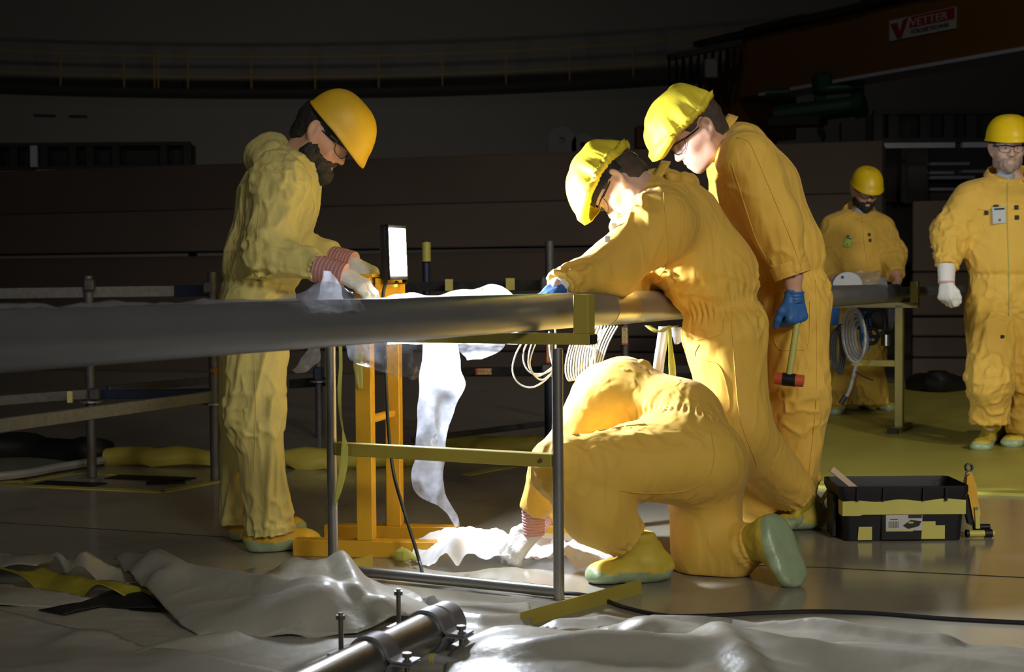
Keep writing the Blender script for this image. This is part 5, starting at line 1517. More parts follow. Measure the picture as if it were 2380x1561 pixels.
def suit_mesh(person, limbs, joints, m, k=.022, cuts=(), step=.0075, amp=.010, jamp=.012, seed=0.0, pleats=(), ka=4.0, kp=15.0, shear=.5, name='coverall', jr=.09):
    fn = limb_fn(limbs, k, cuts)
    A_ = np.array([l.a for l in limbs] + [l.b for l in limbs]); R_ = np.array([l.ra * l.s for l in limbs] + [l.rb * l.s for l in limbs])
    lo = (A_ - R_[:, None]).min(0) - .03; hi = (A_ + R_[:, None]).max(0) + .03
    V, Fq, N = nets(fn, *[np.arange(lo[i], hi[i], step) for i in range(3)])
    # folds: long drapes along each limb, tight creases at the joints
    W = []; Dd = []; Jd = []
    for i, l in enumerate(limbs):
        d = cone(V.astype(np.float32), l.a, l.b, l.ra, l.rb, l.w, l.s)
        W.append(np.exp(np.clip(-d / .03, -30, 30)))
        q = V - l.a; h = q @ l.ax; x = q @ l.e1; y = q @ l.e2
        c = np.stack([h * ka + seed + i * 3.1, x * kp + h * shear * kp * .6, y * kp + h * shear * kp * .4], 1)
        c = c + .35 * noise3(c * .5 + 11)[:, None]
        long_ = fold_(noise3(c), .30) + .45 * fold_(noise3(c * V3(1.6, 1.9, 1.9) + 4), .26)
        c2 = np.stack([(h + .5 * x) * 13 + seed, x * 4 + i, y * 4], 1); c2 = c2 + .4 * noise3(c2 * .5 + 3)[:, None]
        Dd.append(long_ * l.fold); Jd.append(fold_(noise3(c2), .3) * l.fold)
    W = np.array(W); W /= W.sum(0)
    ld = (W * np.array(Dd)).sum(0); jd = (W * np.array(Jd)).sum(0)
    jw = np.zeros(len(V))
    for jt in joints:
        jw = np.maximum(jw, np.exp(-((V - np.asarray(jt)) ** 2).sum(1) / jr ** 2))
    rad = np.zeros(len(V))
    for jn, jt in enumerate(joints):        # creases radiating from the points where the cloth is pulled
        q = V - np.asarray(jt); r = np.linalg.norm(q, axis=1) + 1e-6; dr = q / r[:, None]
        env = np.exp(-(r / .19) ** 2) * (1 - np.exp(-(r / .05) ** 2))
        c = dr * 2.9 + seed + jn * 7.3 + (r * 2)[:, None]
        rad += env * fold_(noise3(c), .28)
    disp = ld * amp * (1 - .5 * jw) + jd * jamp * jw + rad * jamp * 1.5
    for (c, n, hw, cnt, a, pinch, rad) in pleats:       # gathered bands
        n = nrm(n); q = V - np.asarray(c); h = q @ n; e1 = nrm(np.cross(n, V3(.3, .5, .81))); e2 = np.cross(n, e1)
        th = np.arctan2(q @ e2, q @ e1); dist = np.linalg.norm(q, axis=1)
        band = np.exp(-(h / hw) ** 2) * (dist < rad); wide = np.exp(-(h / (hw * 3)) ** 2) * (dist < rad)
        disp = disp * (1 - .8 * band) - pinch * band + a * band * np.sin(cnt * th + 2 * np.sin(3 * th)) + a * .6 * (wide - band) * np.sin(cnt * .45 * th + 1.5 * np.sin(5 * th))
    cutm = np.zeros(len(V), bool)
    V2 = V + N * disp[:, None]
    V2 = smooth_mesh(V2, Fq, 1, .35)
    o = mesh_obj(name, V2, Fq, m, person)
    return o
def body_mesh(hf, neck, limbs, m, loc, shrink=.62, bare=(), fine_boxes=(), k=.02, hd=.0032):
    """the person: one continuous skin from head to ankles"""
    core = [Limb(l.a, l.b, l.ra * shrink, (l.rb * shrink if l.rb > .103 else min(l.rb * shrink, .042)), l.w, l.s) for l in limbs]
    nk = [Limb(hf.w(0, -.022, -.05), neck, .054 * hf.k, .060), ]
    bl = [Limb(*b) for b in bare]
    hk = np.float32(hf.k)
    c0 = hf.w(0, 0, 0).astype(np.float32)
    def fn(p):
        ds = [cone(p, l.a, l.b, l.ra, l.rb, l.w, l.s) for l in core]
        d = smin(ds, k) if ds else 1
        d = smin([d] + [cone(p, l.a, l.b, l.ra, l.rb) for l in nk], .02)
        if bl: d = smin([d] + [cone(p, l.a, l.b, l.ra, l.rb) for l in bl], .004)
        near = ((p - c0) ** 2).sum(-1) < (.25 * hk) ** 2
        hd_ = np.full(len(p), .2, np.float32)
        if near.any(): hd_[near] = head_sdf(hf.loc(p[near])) * hk
        return smin([d, hd_], .012).astype(np.float32)
    allp = core + nk + bl
    A_ = np.array([l.a for l in allp] + [l.b for l in allp] + [hf.o - .17, hf.o + .17])
    lo = A_.min(0) - .12; hi = A_.max(0) + .12
    fb = [(hf.o - .165 * hf.k, hf.o + .165 * hf.k, hd)] + list(fine_boxes)
    ax = [axis_grid(lo[i], hi[i], .026, [(b[0][i], b[1][i], b[2]) for b in fb]) for i in range(3)]
    V, Fq, N = nets(fn, *ax, project=1)
    return mesh_obj('person', V, Fq, m, loc=loc)
def make_collar(person, c, axis, front, r, h=.05, flare=.018, m='suit', open_=.5, thick=.003, drop_=.02, seed=0., wide=1.0):
    """stand-up collar round the neck, open at the front"""
    axis = nrm(axis); f = nrm(np.asarray(front) - axis * np.dot(front, axis)); s = np.cross(f, axis)
    rows = []
    for i in range(9):
        v = i / 8; row = []
        for j in range(41):
            t = math.pi + (j / 40 - .5) * 2 * (math.pi - open_ * .5 * v - .05)
            wob = .005 * math.sin(5 * t + seed) * v + .003 * math.sin(11 * t + seed)
            if v < .6: rr = r + .006 + flare * v; z = h * v / .6
            else: rr = r + .006 + flare * .6 + (v - .6) * .05; z = h - (v - .6) * h * 1.6        # turned over
            rr += wob
            z -= drop_ * (1 + math.cos(t)) * .5
            row.append(np.asarray(c) + f * rr * math.cos(t) + s * rr * math.sin(t) * wide + axis * z)
        rows.append(row)
    o = obj('collar', MB().grid(rows), m, person, smooth=True, angle=180)
    solidify(o, thick)
    return o
def make_shoe(person, heel, toe, ankle, up=V3(0, 0, 1), m_top='shoe_yellow', m_sole='shoe_green', wid=.047, hgt=.085, split=.035, wr=.004, seed=0., step=.006, tie=True, shaft=.062, roll=None):
    """overshoe: heel and toe points lie on the sole plane"""
    heel = np.asarray(heel, float); toe = np.asarray(toe, float); f = nrm(toe - heel); L = np.linalg.norm(toe - heel)
    u = nrm(np.asarray(up) - f * np.dot(up, f)); s = np.cross(f, u)
    M = np.stack([s, f, u], 1).astype(np.float32); o_ = heel.astype(np.float32)
    al = (np.asarray(ankle) - heel) @ M
    def fn(p):
        q = (p - o_) @ M
        ax = np.array([1, 0, 0], np.float32)
        d = smin([cone(q, (0, .045, .040), (0, .10, .045), .043, .046), cone(q, (0, .09, .042), (0, L - .055, .026), .045, .032, ax, wid / .036), cone(q, (0, L - .07, .028), (0, L - .04, .024), .032, .028, ax, wid / .030),
                  cone(q, (0, .06, .05), al + np.array([0, 0, .03]), .052, shaft)], .018)
        d = d - noise3(q * V3(26, 26, 40) + seed) * wr
        d = smax2(d, -q[:, 2], .006)
        d = np.maximum(d, (q[:, 2] - al[2] - .025))
        return d.astype(np.float32)
    C = np.array([heel, toe, np.asarray(ankle)]); lo = C.min(0) - .1; hi = C.max(0) + .1
    V, Fq, N = nets(fn, *[np.arange(lo[i], hi[i], step) for i in range(3)])
    lz = (V - heel) @ u; lf = (V - heel) @ f
    edge = split * (1 + .35 * np.clip((lf - L * .72) / .08, 0, 1.2)) + .004 * np.sin(lf * 40 + seed)
    fz = lz[Fq].mean(1) < edge[Fq].mean(1)
    def sub(mask):
        F2 = Fq[mask]; used = np.unique(F2); re = -np.ones(len(V), np.int64); re[used] = np.arange(len(used)); return V[used], re[F2]
    sh = mesh_obj('shoe_cover', *sub(~fz), m_top, person)
    mesh_obj('shoe_sole', *sub(fz), m_sole, sh)
    return sh
from mathutils.bvhtree import BVHTree
def hits(target, pxs, lift=.0015):
    """points where lines of sight meet an existing garment"""
    me = target.data; off = LOCS[target.name]
    vs = [tuple(v.co) for v in me.vertices]; fs = [tuple(p.vertices) for p in me.polygons]
    bv = BVHTree.FromPolygons(vs, fs); out = []; nn = []
    for (x, y) in pxs:
        r = ray(x, y); r = r / np.linalg.norm(r)
        h = bv.ray_cast(Vector(CAM - off), Vector(r), 60)
        if h[0] is not None: out.append(np.array(h[0]) + off + np.array(h[1]) * lift); nn.append(np.array(h[1]))
    return out, nn
def seam(target, person, px, r=.0016, m='suit', name='seam', n=8):
    dense = catmull([V3(x, y, 0) for x, y in px], n)
    pts, _ = hits(target, [(q[0], q[1]) for q in dense])
    if len(pts) > 2: return obj(name, MB().tube(pts, r, 5), m, target, smooth=True)

# ================================================================ WORKER A: bearded, at the pipe, left
def workerA():
    face = V3(1, -.06, 0); side = V3(0, -1, 0)                       # near side towards the camera
    hf = head_frame(748, 313, 5.22, face, 40, 1.04)
    neck = P(688, 372, 5.22)
    loc = V3(*P(620, 1280, 5.2)[:2], 0)
    shN, shF = P(652, 420, 5.04), P(672, 415, 5.40)
    elN, wrN = P(622, 588, 4.99), P(742, 624, 4.92)
    elF, wrF = P(668, 575, 5.42), P(772, 600, 5.28)
    chest, belly, pelv = P(650, 470, 5.22), P(612, 600, 5.22), P(598, 705, 5.22)
    hN, hF = P(602, 735, 5.13), P(580, 735, 5.31)
    kN, kF = P(592, 960, 5.12), P(572, 950, 5.33)
    aN, aF = P(626, 1228, 5.13), P(556, 1205, 5.35)
    T = [Limb(P(670, 405, 5.22), chest, .10, .135, side, 1.35, .8), Limb(chest, belly, .135, .128, side, 1.35, 1.0), Limb(belly, pelv, .128, .132, side, 1.3, .8)]
    limbs = T + [Limb(P(665, 412, 5.22), shN, .10, .085), Limb(P(665, 412, 5.22), shF, .10, .085)]
    limbs += chain([shN, elN, wrN], [.088, .076, .054], fold=1.1) + chain([shF, elF, wrF], [.085, .072, .052])
    limbs += chain([hN, kN, aN], [.118, .100, .082], fold=1.2) + chain([hF, kF, aF], [.112, .092, .080], fold=1.2)
    cuts = [(neck + V3(.0, 0, .03), nrm(V3(.45, 0, 1)), .13), (wrN, nrm(wrN - elN), .09), (wrF, nrm(wrF - elF), .09), (aN + V3(.01, 0, -.02), V3(.05, 0, -1), .14), (aF + V3(0, 0, -.015), V3(0, 0, -1), .14)]
    b = body_mesh(hf, neck, [l for l in limbs], 'skin', loc, .6)
    tag(b, 'bearded worker in pale yellow coverall bending over the pipe beside the lamp', 'person')
    su = suit_mesh(b, limbs, [elN, elF, kN, aN, P(660, 640, 5.1), shN], 'suit_pale', .022, cuts, .0066, .015, .010, 2.0,
                   [(wrN - nrm(wrN - elN) * .01, wrN - elN, .012, 16, .003, .003, .1), (P(598, 660, 5.22), V3(.15, 0, 1), .014, 26, .003, .010, .3)], ka=1.6, kp=9, shear=.3, jr=.10)
    make_collar(b, P(684, 378, 5.22), V3(.42, 0, 1), face, .078, .055, .02, 'suit_pale', 1.0, seed=1.0)
    # hood lying on the back
    hp = chain([P(612, 378, 5.12), P(606, 368, 5.22), P(612, 378, 5.34)], [.034, .044, .034])
    hood = suit_mesh(b, hp + chain([P(640, 352, 5.12), P(636, 345, 5.22), P(640, 352, 5.34)], [.035, .042, .035]), [P(620, 370, 5.2)], 'suit_pale', .025, (), .006, .005, .002, 5., name='hood', ka=2, kp=7)
    make_hair(b, hf, 'hair_dark'); make_beard(b, hf, 'hair_dark', .028)
    make_helmet(b, hf.turned(math.radians(9)), 'helmet_dull', cu=.050, cf=.018, L=.124, Wd=.108, H=.132, peak=.034, peak_drop=.018)
    make_glasses(b, hf)
    for wr, el, t in ((wrN, elN, 0), (wrF, elF, 1)):
        d = nrm(wr - el); d = nrm(d + V3(.25, .1, -.05))
        cb = wr + d * .085
        g = prim_mesh('glove', hand_prims(cb - d * .006, nrm(d + V3(.15, .12, -.28 - .1 * t)), V3(-.1, -.25, 1), V3(0, 1 if t == 0 else -1, 0), (28, 42, 30), 1.03, .003, .06), 'glove_white', b, wrinkle=.0015)
        make_cuff(g, wr - d * .012, cb + d * .01, .047, .043, 'cuff_pink', 8, .0015, 'cuff_red')
    make_shoe(b, G(572, 1282), G(752, 1270) + V3(0, -.02, 0), aN + V3(0, 0, .0), m_top='shoe_orange', seed=1, split=.042)
    make_shoe(b, G(536, 1258), G(712, 1238), aF, m_top='shoe_orange', seed=4, split=.042)
    seam(su, b, [(650, 385), (628, 405), (605, 470), (597, 560)], m='suit_pale')
    seam(su, b, [(545, 648), (600, 652), (650, 660), (692, 660)], m='suit_pale')
    seam(su, b, [(592, 850), (594, 960), (590, 1100)], m='suit_pale')
    return b
workerA()

# ================================================================ WORKER D: standing with the hammer
def workerD():
    face = V3(-1, -.12, 0); side = V3(0.1, -1, 0)
    Yc = 5.62
    hf = head_frame(1622, 306, 5.52, face, 38, 1.10)
    neck = P(1668, 345, Yc)
    loc = V3(*P(1850, 1200, 5.62)[:2], 0)
    shN, shF = P(1735, 372, 5.42), P(1700, 372, 5.82)
    elN, wrN = P(1800, 520, 5.36), P(1842, 640, 5.34)
    elF, wrF = P(1690, 540, 5.86), P(1640, 660, 5.80)
    chest, belly, pelv = P(1762, 440, Yc), P(1815, 570, Yc), P(1842, 690, Yc)
    hN, hF = P(1850, 735, Yc - .09), P(1838, 735, Yc + .09)
    kN, kF = P(1858, 930, Yc - .09), P(1825, 930, Yc + .10)
    aN, aF = P(1850, 1165, Yc - .08), P(1800, 1165, Yc + .1)
    limbs = [Limb(P(1715, 352, Yc), chest, .095, .145, side, 1.35, .7), Limb(chest, belly, .145, .140, side, 1.3, .8), Limb(belly, pelv, .140, .142, side, 1.25, .8),
             Limb(P(1720, 352, Yc), shN, .085, .092), Limb(P(1720, 352, Yc), shF, .085, .09)]
    limbs += chain([shN, elN, wrN], [.098, .086, .066], fold=.9) + chain([shF, elF, wrF], [.09, .08, .06])
    limbs += chain([hN, kN, aN], [.125, .106, .078], fold=.9) + chain([hF, kF, aF], [.12, .10, .078], fold=.9)
    cuts = [(neck + V3(-.02, 0, .02), nrm(V3(-.75, 0, .8)), .12), (wrN, nrm(wrN - elN), .1), (wrF, nrm(wrF - elF), .1), (aN, V3(0, 0, -1), .14), (aF, V3(0, 0, -1), .14)]
    hd_w = P(1846, 690, 5.335)
    b = body_mesh(hf, neck, limbs, 'skin', loc, .62, bare=[(elN, wrN, .036, .034), (wrN, hd_w, .033, .029)])
    tag(b, 'worker standing with bowed head holding a hammer in a blue glove', 'person')
    su = suit_mesh(b, limbs, [kN, aN, P(1795, 640, 5.4), P(1700, 420, 5.5), P(1905, 630, 5.6)], 'suit', .024, cuts, .0072, .011, .009, 7.0,
                   [(P(1840, 640, Yc), V3(-.2, 0, 1), .03, 50, .006, .012, .34)], ka=1.5, kp=7, shear=.5)
    make_collar(b, P(1672, 330, Yc), nrm(V3(-.75, 0, .8)), face, .082, .06, .012, 'suit', .8, seed=2.0)
    make_hair(b, hf, 'hair_short', back=-.06, thick=.0032)
    make_helmet(b, hf.turned(math.radians(6)), 'cover_yellow', cu=.052, cf=.016, L=.126, Wd=.112, H=.130, peak=.032, peak_drop=.022, cover=True, seed=1.7, band=False)
    make_glasses(b, hf)
    dn = nrm(wrN - elN); make_cuff(su, wrN - dn * .05, wrN + dn * .003, .0735, .0705, 'suit', 2, .0006, name='sleeve_cuff')
    # hammer hanging from the fist
    h0 = P(1850, 770, 5.33); h1 = P(1834, 872, 5.31)
    dirh = nrm(h1 - h0)
    pr = hand_prims(hd_w - V3(0, 0, -.012), nrm(P(1856, 790, 5.33) - hd_w), V3(.45, -1, .1), V3(-1, 0, 0), scale=1.06, r=.0015, spread=.02, thumb_curl=10, curls=[(70, 75, 50), (74, 80, 50), (76, 80, 50), (80, 80, 50)])
    g = prim_mesh('glove', pr, 'glove_blue', b, wrinkle=.001)
    make_cuff(g, hd_w + V3(0, 0, .020), hd_w - V3(0, 0, .02), .037, .034, 'glove_blue', 3, .001)
    hm = thing('hammer', h1 - V3(0, 0, .03), 'soft faced hammer with red ends held by the standing worker', 'hammer')
    obj('handle', MB().tube([P(1853, 745, 5.335), lerp(h0, h1, .4), h1], [.012, .0125, .013], 12), 'hammer_grip', hm, smooth=True)
    hc = P(1834, 882, 5.31); hx = nrm(P(1864, 886, 5.30) - P(1803, 880, 5.33))
    obj('head_core', MB().cyl(hc - hx * .024, hc + hx * .024, .0245, 20), 'black_plastic', hm, smooth=True)
    for s in (-1, 1): obj('striking_face', MB().cyl(hc + hx * .022 * s, hc + hx * .054 * s, .0235, 20, r2=.0225), 'hammer_red', hm, smooth=True)
    make_shoe(b, G(1905, 1228), G(1770, 1228), aN + V3(.0, 0, 0), m_top='shoe_yellow', seed=3)
    make_shoe(b, G(1850, 1205), G(1700, 1205), aF, m_top='shoe_yellow', seed=5)
    seam(su, b, [(1712, 320), (1740, 330), (1760, 370), (1790, 440), (1840, 560), (1868, 640)])
    seam(su, b, [(1700, 380), (1720, 440), (1760, 560), (1798, 622)])
    seam(su, b, [(1800, 690), (1804, 800), (1850, 812), (1878, 800), (1882, 700)], name='pocket_seam')
    seam(su, b, [(1895, 650), (1898, 800), (1895, 950), (1880, 1100)])
    return b
workerD()

# ================================================================ WORKER B: leaning over the pipe
def workerB():
    face = V3(-1, .3, 0); side = nrm(V3(-.5, -.87, 0))
    Yc = 5.28
    hf = head_frame(1442, 424, 5.16, face, 60, 1.04)
    neck = P(1508, 440, 5.24)
    loc = V3(*P(1800, 1230, 5.4)[:2], 0)
    shN, shF = P(1535, 520, 5.05), P(1548, 500, 5.46)
    elN, wrN = P(1420, 628, 4.92), P(1300, 668, 4.70)
    elF, wrF = P(1480, 655, 5.40), P(1400, 668, 5.02)
    chest, belly, pelv = P(1568, 520, 5.26), P(1650, 630, 5.28), P(1686, 745, 5.28)
    hN, hF = P(1688, 790, 5.19), P(1680, 790, 5.37)
    kN, kF = P(1706, 990, 5.17), P(1690, 990, 5.42)
    aN, aF = P(1850, 1148, 5.42), P(1760, 1195, 5.50)
    limbs = [Limb(P(1530, 470, 5.25), chest, .10, .150, side, 1.35, .5), Limb(chest, belly, .150, .150, side, 1.3, .5), Limb(belly, pelv, .148, .140, side, 1.25, .6),
             Limb(P(1535, 475, 5.25), shN, .10, .098), Limb(P(1535, 475, 5.25), shF, .10, .095), Limb(P(1470, 520, 5.2), P(1600, 600, 5.25), .07, .10, side, 1.4, .5)]
    limbs += chain([shN, elN, wrN], [.115, .088, .056], fold=.8) + chain([shF, elF, wrF], [.10, .075, .055])
    limbs += chain([hN, kN, aN], [.142, .120, .082], fold=.8) + chain([hF, kF, aF], [.13, .11, .082], fold=.8)
    cuts = [(neck + V3(-.03, 0, .035), nrm(V3(-.8, 0, .5)), .13), (wrN, nrm(wrN - elN), .1), (wrF, nrm(wrF - elF), .1), (aN, nrm(aN - kN), .14), (aF, nrm(aF - kF), .14)]
    b = body_mesh(hf, neck, limbs, 'skin_pale', loc, .62)
    tag(b, 'worker leaning far over the pipe with both arms stretched left', 'person')
    su = suit_mesh(b, limbs, [wrN, P(1520, 680, 5.1), P(1470, 480, 5.1), P(1770, 690, 5.2), P(1600, 735, 5.2)], 'suit', .026, cuts, .0072, .009, .010, 12.0,
                   [(P(1686, 708, Yc), V3(-.22, 0, 1), .034, 52, .0075, .018, .34), (aN - nrm(aN - kN) * .01, aN - kN, .012, 22, .004, .004, .12)], ka=1.3, kp=6, shear=.5)
    make_collar(b, P(1526, 440, 5.24), nrm(V3(-.75, 0, .55)), face, .080, .05, .012, 'suit', .8, seed=3.0)
    hood = suit_mesh(b, chain([P(1560, 412, 5.12), P(1588, 424, 5.2), P(1600, 428, 5.3), P(1590, 420, 5.4)], [.022, .03, .032, .022]), [], 'suit', .015, (), .006, .006, .01, 5., name='hood')
    make_hair(b, hf, 'hair_short', back=-.06, thick=.0034)
    make_helmet(b, hf.turned(math.radians(-4)), 'cover_yellow', cu=.050, cf=.020, L=.128, Wd=.112, H=.125, peak=.030, peak_drop=.03, cover=True, seed=.4, band=True, bandz=-.01)
    make_glasses(b, hf)
    for wr, el, t in ((wrN, elN, 0), (wrF, elF, 1)):
        d = nrm(wr - el)
        g = prim_mesh('glove', hand_prims(wr - d * .01, nrm(d + V3(-.1, 0, -.35)), V3(-.2, -.2, 1), V3(0, 1 if t == 0 else -1, 0), (25, 45, 30), 1.0, .002, .05), 'glove_white' if t else 'glove_blue', b, wrinkle=.0015)
        make_cuff(g, wr - d * .03, wr + d * .012, .038, .036, 'glove_white', 4, .001)
    make_shoe(b, G(1905, 1212) + V3(0, 0, .02), G(1872, 1243) + V3(-.12, -.05, 0), aN + nrm(aN - kN) * .01, up=V3(-.55, -.1, .75), m_top='shoe_yellow', seed=6)
    make_shoe(b, G(1835, 1222), G(1680, 1228), aF, m_top='shoe_yellow', seed=8)
    seam(su, b, [(1542, 448), (1548, 520), (1552, 600), (1530, 650)])
    seam(su, b, [(1622, 790), (1660, 782), (1678, 772), (1682, 740)], name='pocket_seam')
    seam(su, b, [(1625, 800), (1618, 830), (1672, 850), (1695, 930), (1690, 960)], name='pocket_seam')
    seam(su, b, [(1700, 740), (1708, 860), (1722, 980), (1760, 1080)])
    # chest flap with hook-and-loop tabs
    pts, nn = hits(su, [(1440, 505), (1428, 530), (1412, 560)], .003)
    for p, n_ in zip(pts, nn):
        obj('chest_tab', MB().box(p, (.02, .006, .03), bev=.002), 'shirt_white', su)
    return b
workerB()

# ================================================================ WORKER C: kneeling in front
def workerC():
    face = V3(-1, .5, 0); side = nrm(V3(-.4, -1, 0))
    hf = head_frame(1384, 1020, 5.08, face, 95, .98)
    neck = P(1390, 950, 5.04)
    loc = V3(*P(1600, 1345, 4.6)[:2], 0)
    pelv, belly, chest = P(1616, 1066, 4.74), P(1582, 978, 4.87), P(1446, 925, 4.98)
    shN, shF = P(1388, 955, 4.88), P(1420, 930, 5.20)
    elN, wrN = P(1290, 1085, 4.82), P(1240, 1190, 4.84)
    elF, wrF = P(1340, 1090, 5.22), P(1262, 1200, 5.10)
    hN, hF = P(1618, 1072, 4.66), P(1632, 1090, 4.84)
    kN, aN = P(1302, 1085, 4.50), P(1462, 1255, 4.56)
    kF, aF = P(1640, 1292, 4.74), P(1752, 1262, 4.60)
    limbs = [Limb(pelv, belly, .140, .130, side, 1.3, .7), Limb(belly, chest, .130, .118, side, 1.35, .7), Limb(chest, P(1390, 925, 5.02), .122, .09, side, 1.35, .7),
             Limb(chest, shN, .09, .09), Limb(chest, shF, .09, .09), Limb(P(1440, 890, 5.0), P(1400, 892, 5.02), .075, .06, side, 1.3)]
    limbs += chain([shN, elN, wrN], [.09, .075, .052], fold=.9) + chain([shF, elF, wrF], [.09, .075, .055])
    limbs += chain([hN, kN], [.138, .094], fold=.9) + [Limb(P(1570, 1035, 4.68), P(1645, 1065, 4.70), .105, .115, fold=.7), Limb(P(1450, 1040, 4.66), P(1570, 1035, 4.68), .07, .10, fold=.7), Limb(P(1645, 1110, 4.74), P(1640, 1240, 4.74), .118, .104, fold=.8)] + chain([kN + V3(.01, 0, -.01), P(1385, 1185, 4.53), aN], [.082, .098, .072], fold=.9)
    limbs += chain([hF, kF], [.125, .098], fold=.9) + chain([kF, aF], [.082, .068], fold=.9)
    limbs += [Limb(P(1650, 1310, 4.74), P(1700, 1300, 4.68), .06, .06)]
    cuts = [(wrN, nrm(wrN - elN), .09), (wrF, nrm(wrF - elF), .09), (aN, nrm(aN - P(1385, 1185, 4.53)), .13), (aF, nrm(aF - kF), .12), (V3(0, 0, .004), V3(0, 0, -1), None)]
    b = body_mesh(hf, neck, limbs, 'skin', loc, .6)
    tag(b, 'worker kneeling on the floor with back bent, reaching to the white sheet', 'person')
    su = suit_mesh(b, limbs, [kN, P(1450, 1000, 4.62)], 'suit', .022, cuts, .0066, .008, .005, 17.0,
                   [(P(1598, 1002, 4.84), nrm(V3(.15, .45, .9)), .022, 56, .0045, .006, .27), (aN - nrm(aN - kN) * .012, nrm(aN - P(1385, 1185, 4.53)), .012, 22, .004, .004, .11), (aF - nrm(aF - kF) * .012, nrm(aF - kF), .010, 24, .003, .004, .10)], ka=1.5, kp=7, shear=.4)
    make_collar(b, P(1394, 925, 5.04), nrm(V3(-.6, 0, -.75)), V3(-1, 0, .6), .08, .05, .012, 'suit', .8, seed=4.0)
    hood = suit_mesh(b, chain([P(1455, 868, 4.88), P(1490, 864, 4.98), P(1470, 862, 5.1)], [.024, .03, .024]) + chain([P(1400, 868, 4.92), P(1440, 860, 5.0)], [.022, .03]), [], 'suit', .02, (), .006, .008, .01, 5., name='hood')
    make_hair(b, hf, 'hair_dark'); 
    for wr, el, t in ((wrN, elN, 0), (wrF, elF, 1)):
        d = nrm(wr - el) if t else nrm(V3(.0, .03, -1))
        cb = wr + d * .065
        g = prim_mesh('glove', hand_prims(cb - d * .006, nrm(V3(-.62, .05, -.62)), nrm(V3(-.35, -.75, .45)), V3(-.3, 0, 1), (22, 30, 22), 1.02, .003, .22), 'glove_white', b, wrinkle=.0015)
        make_cuff(g, wr - d * .015, cb + d * .012, .040, .037, 'cuff_pink', 9, .0018)
    sh = make_shoe(b, G(1560, 1345), G(1358, 1356), aN + V3(.005, 0, 0), m_top='shoe_yellow', seed=2, wid=.05, split=.04)
    so = [c for c in sh.children][0]
    pts, _ = hits(so, [(1556, 1311), (1545, 1312), (1538, 1317), (1546, 1321), (1552, 1325), (1543, 1329), (1533, 1328)], .001)
    if len(pts) > 2: obj('shoe_mark', MB().tube(catmull(pts, 4), .0014, 5), 'black_rubber', sh)
    # rear foot up on its toes, sole turned to the viewer's right
    toe = P(1866, 1364, 4.46); heel = P(1800, 1192, 4.52)
    make_shoe(b, heel, toe, aF + nrm(aF - kF) * .0, up=nrm(V3(-.62, .74, .1)), m_top='shoe_yellow', seed=9, wid=.05, split=.03, wr=.003)
    seam(su, b, [(1652, 1000), (1660, 1060), (1645, 1110), (1590, 1140), (1500, 1145), (1440, 1140)])
    seam(su, b, [(1330, 1010), (1400, 1000), (1455, 990), (1500, 985)])
    return b
workerC()

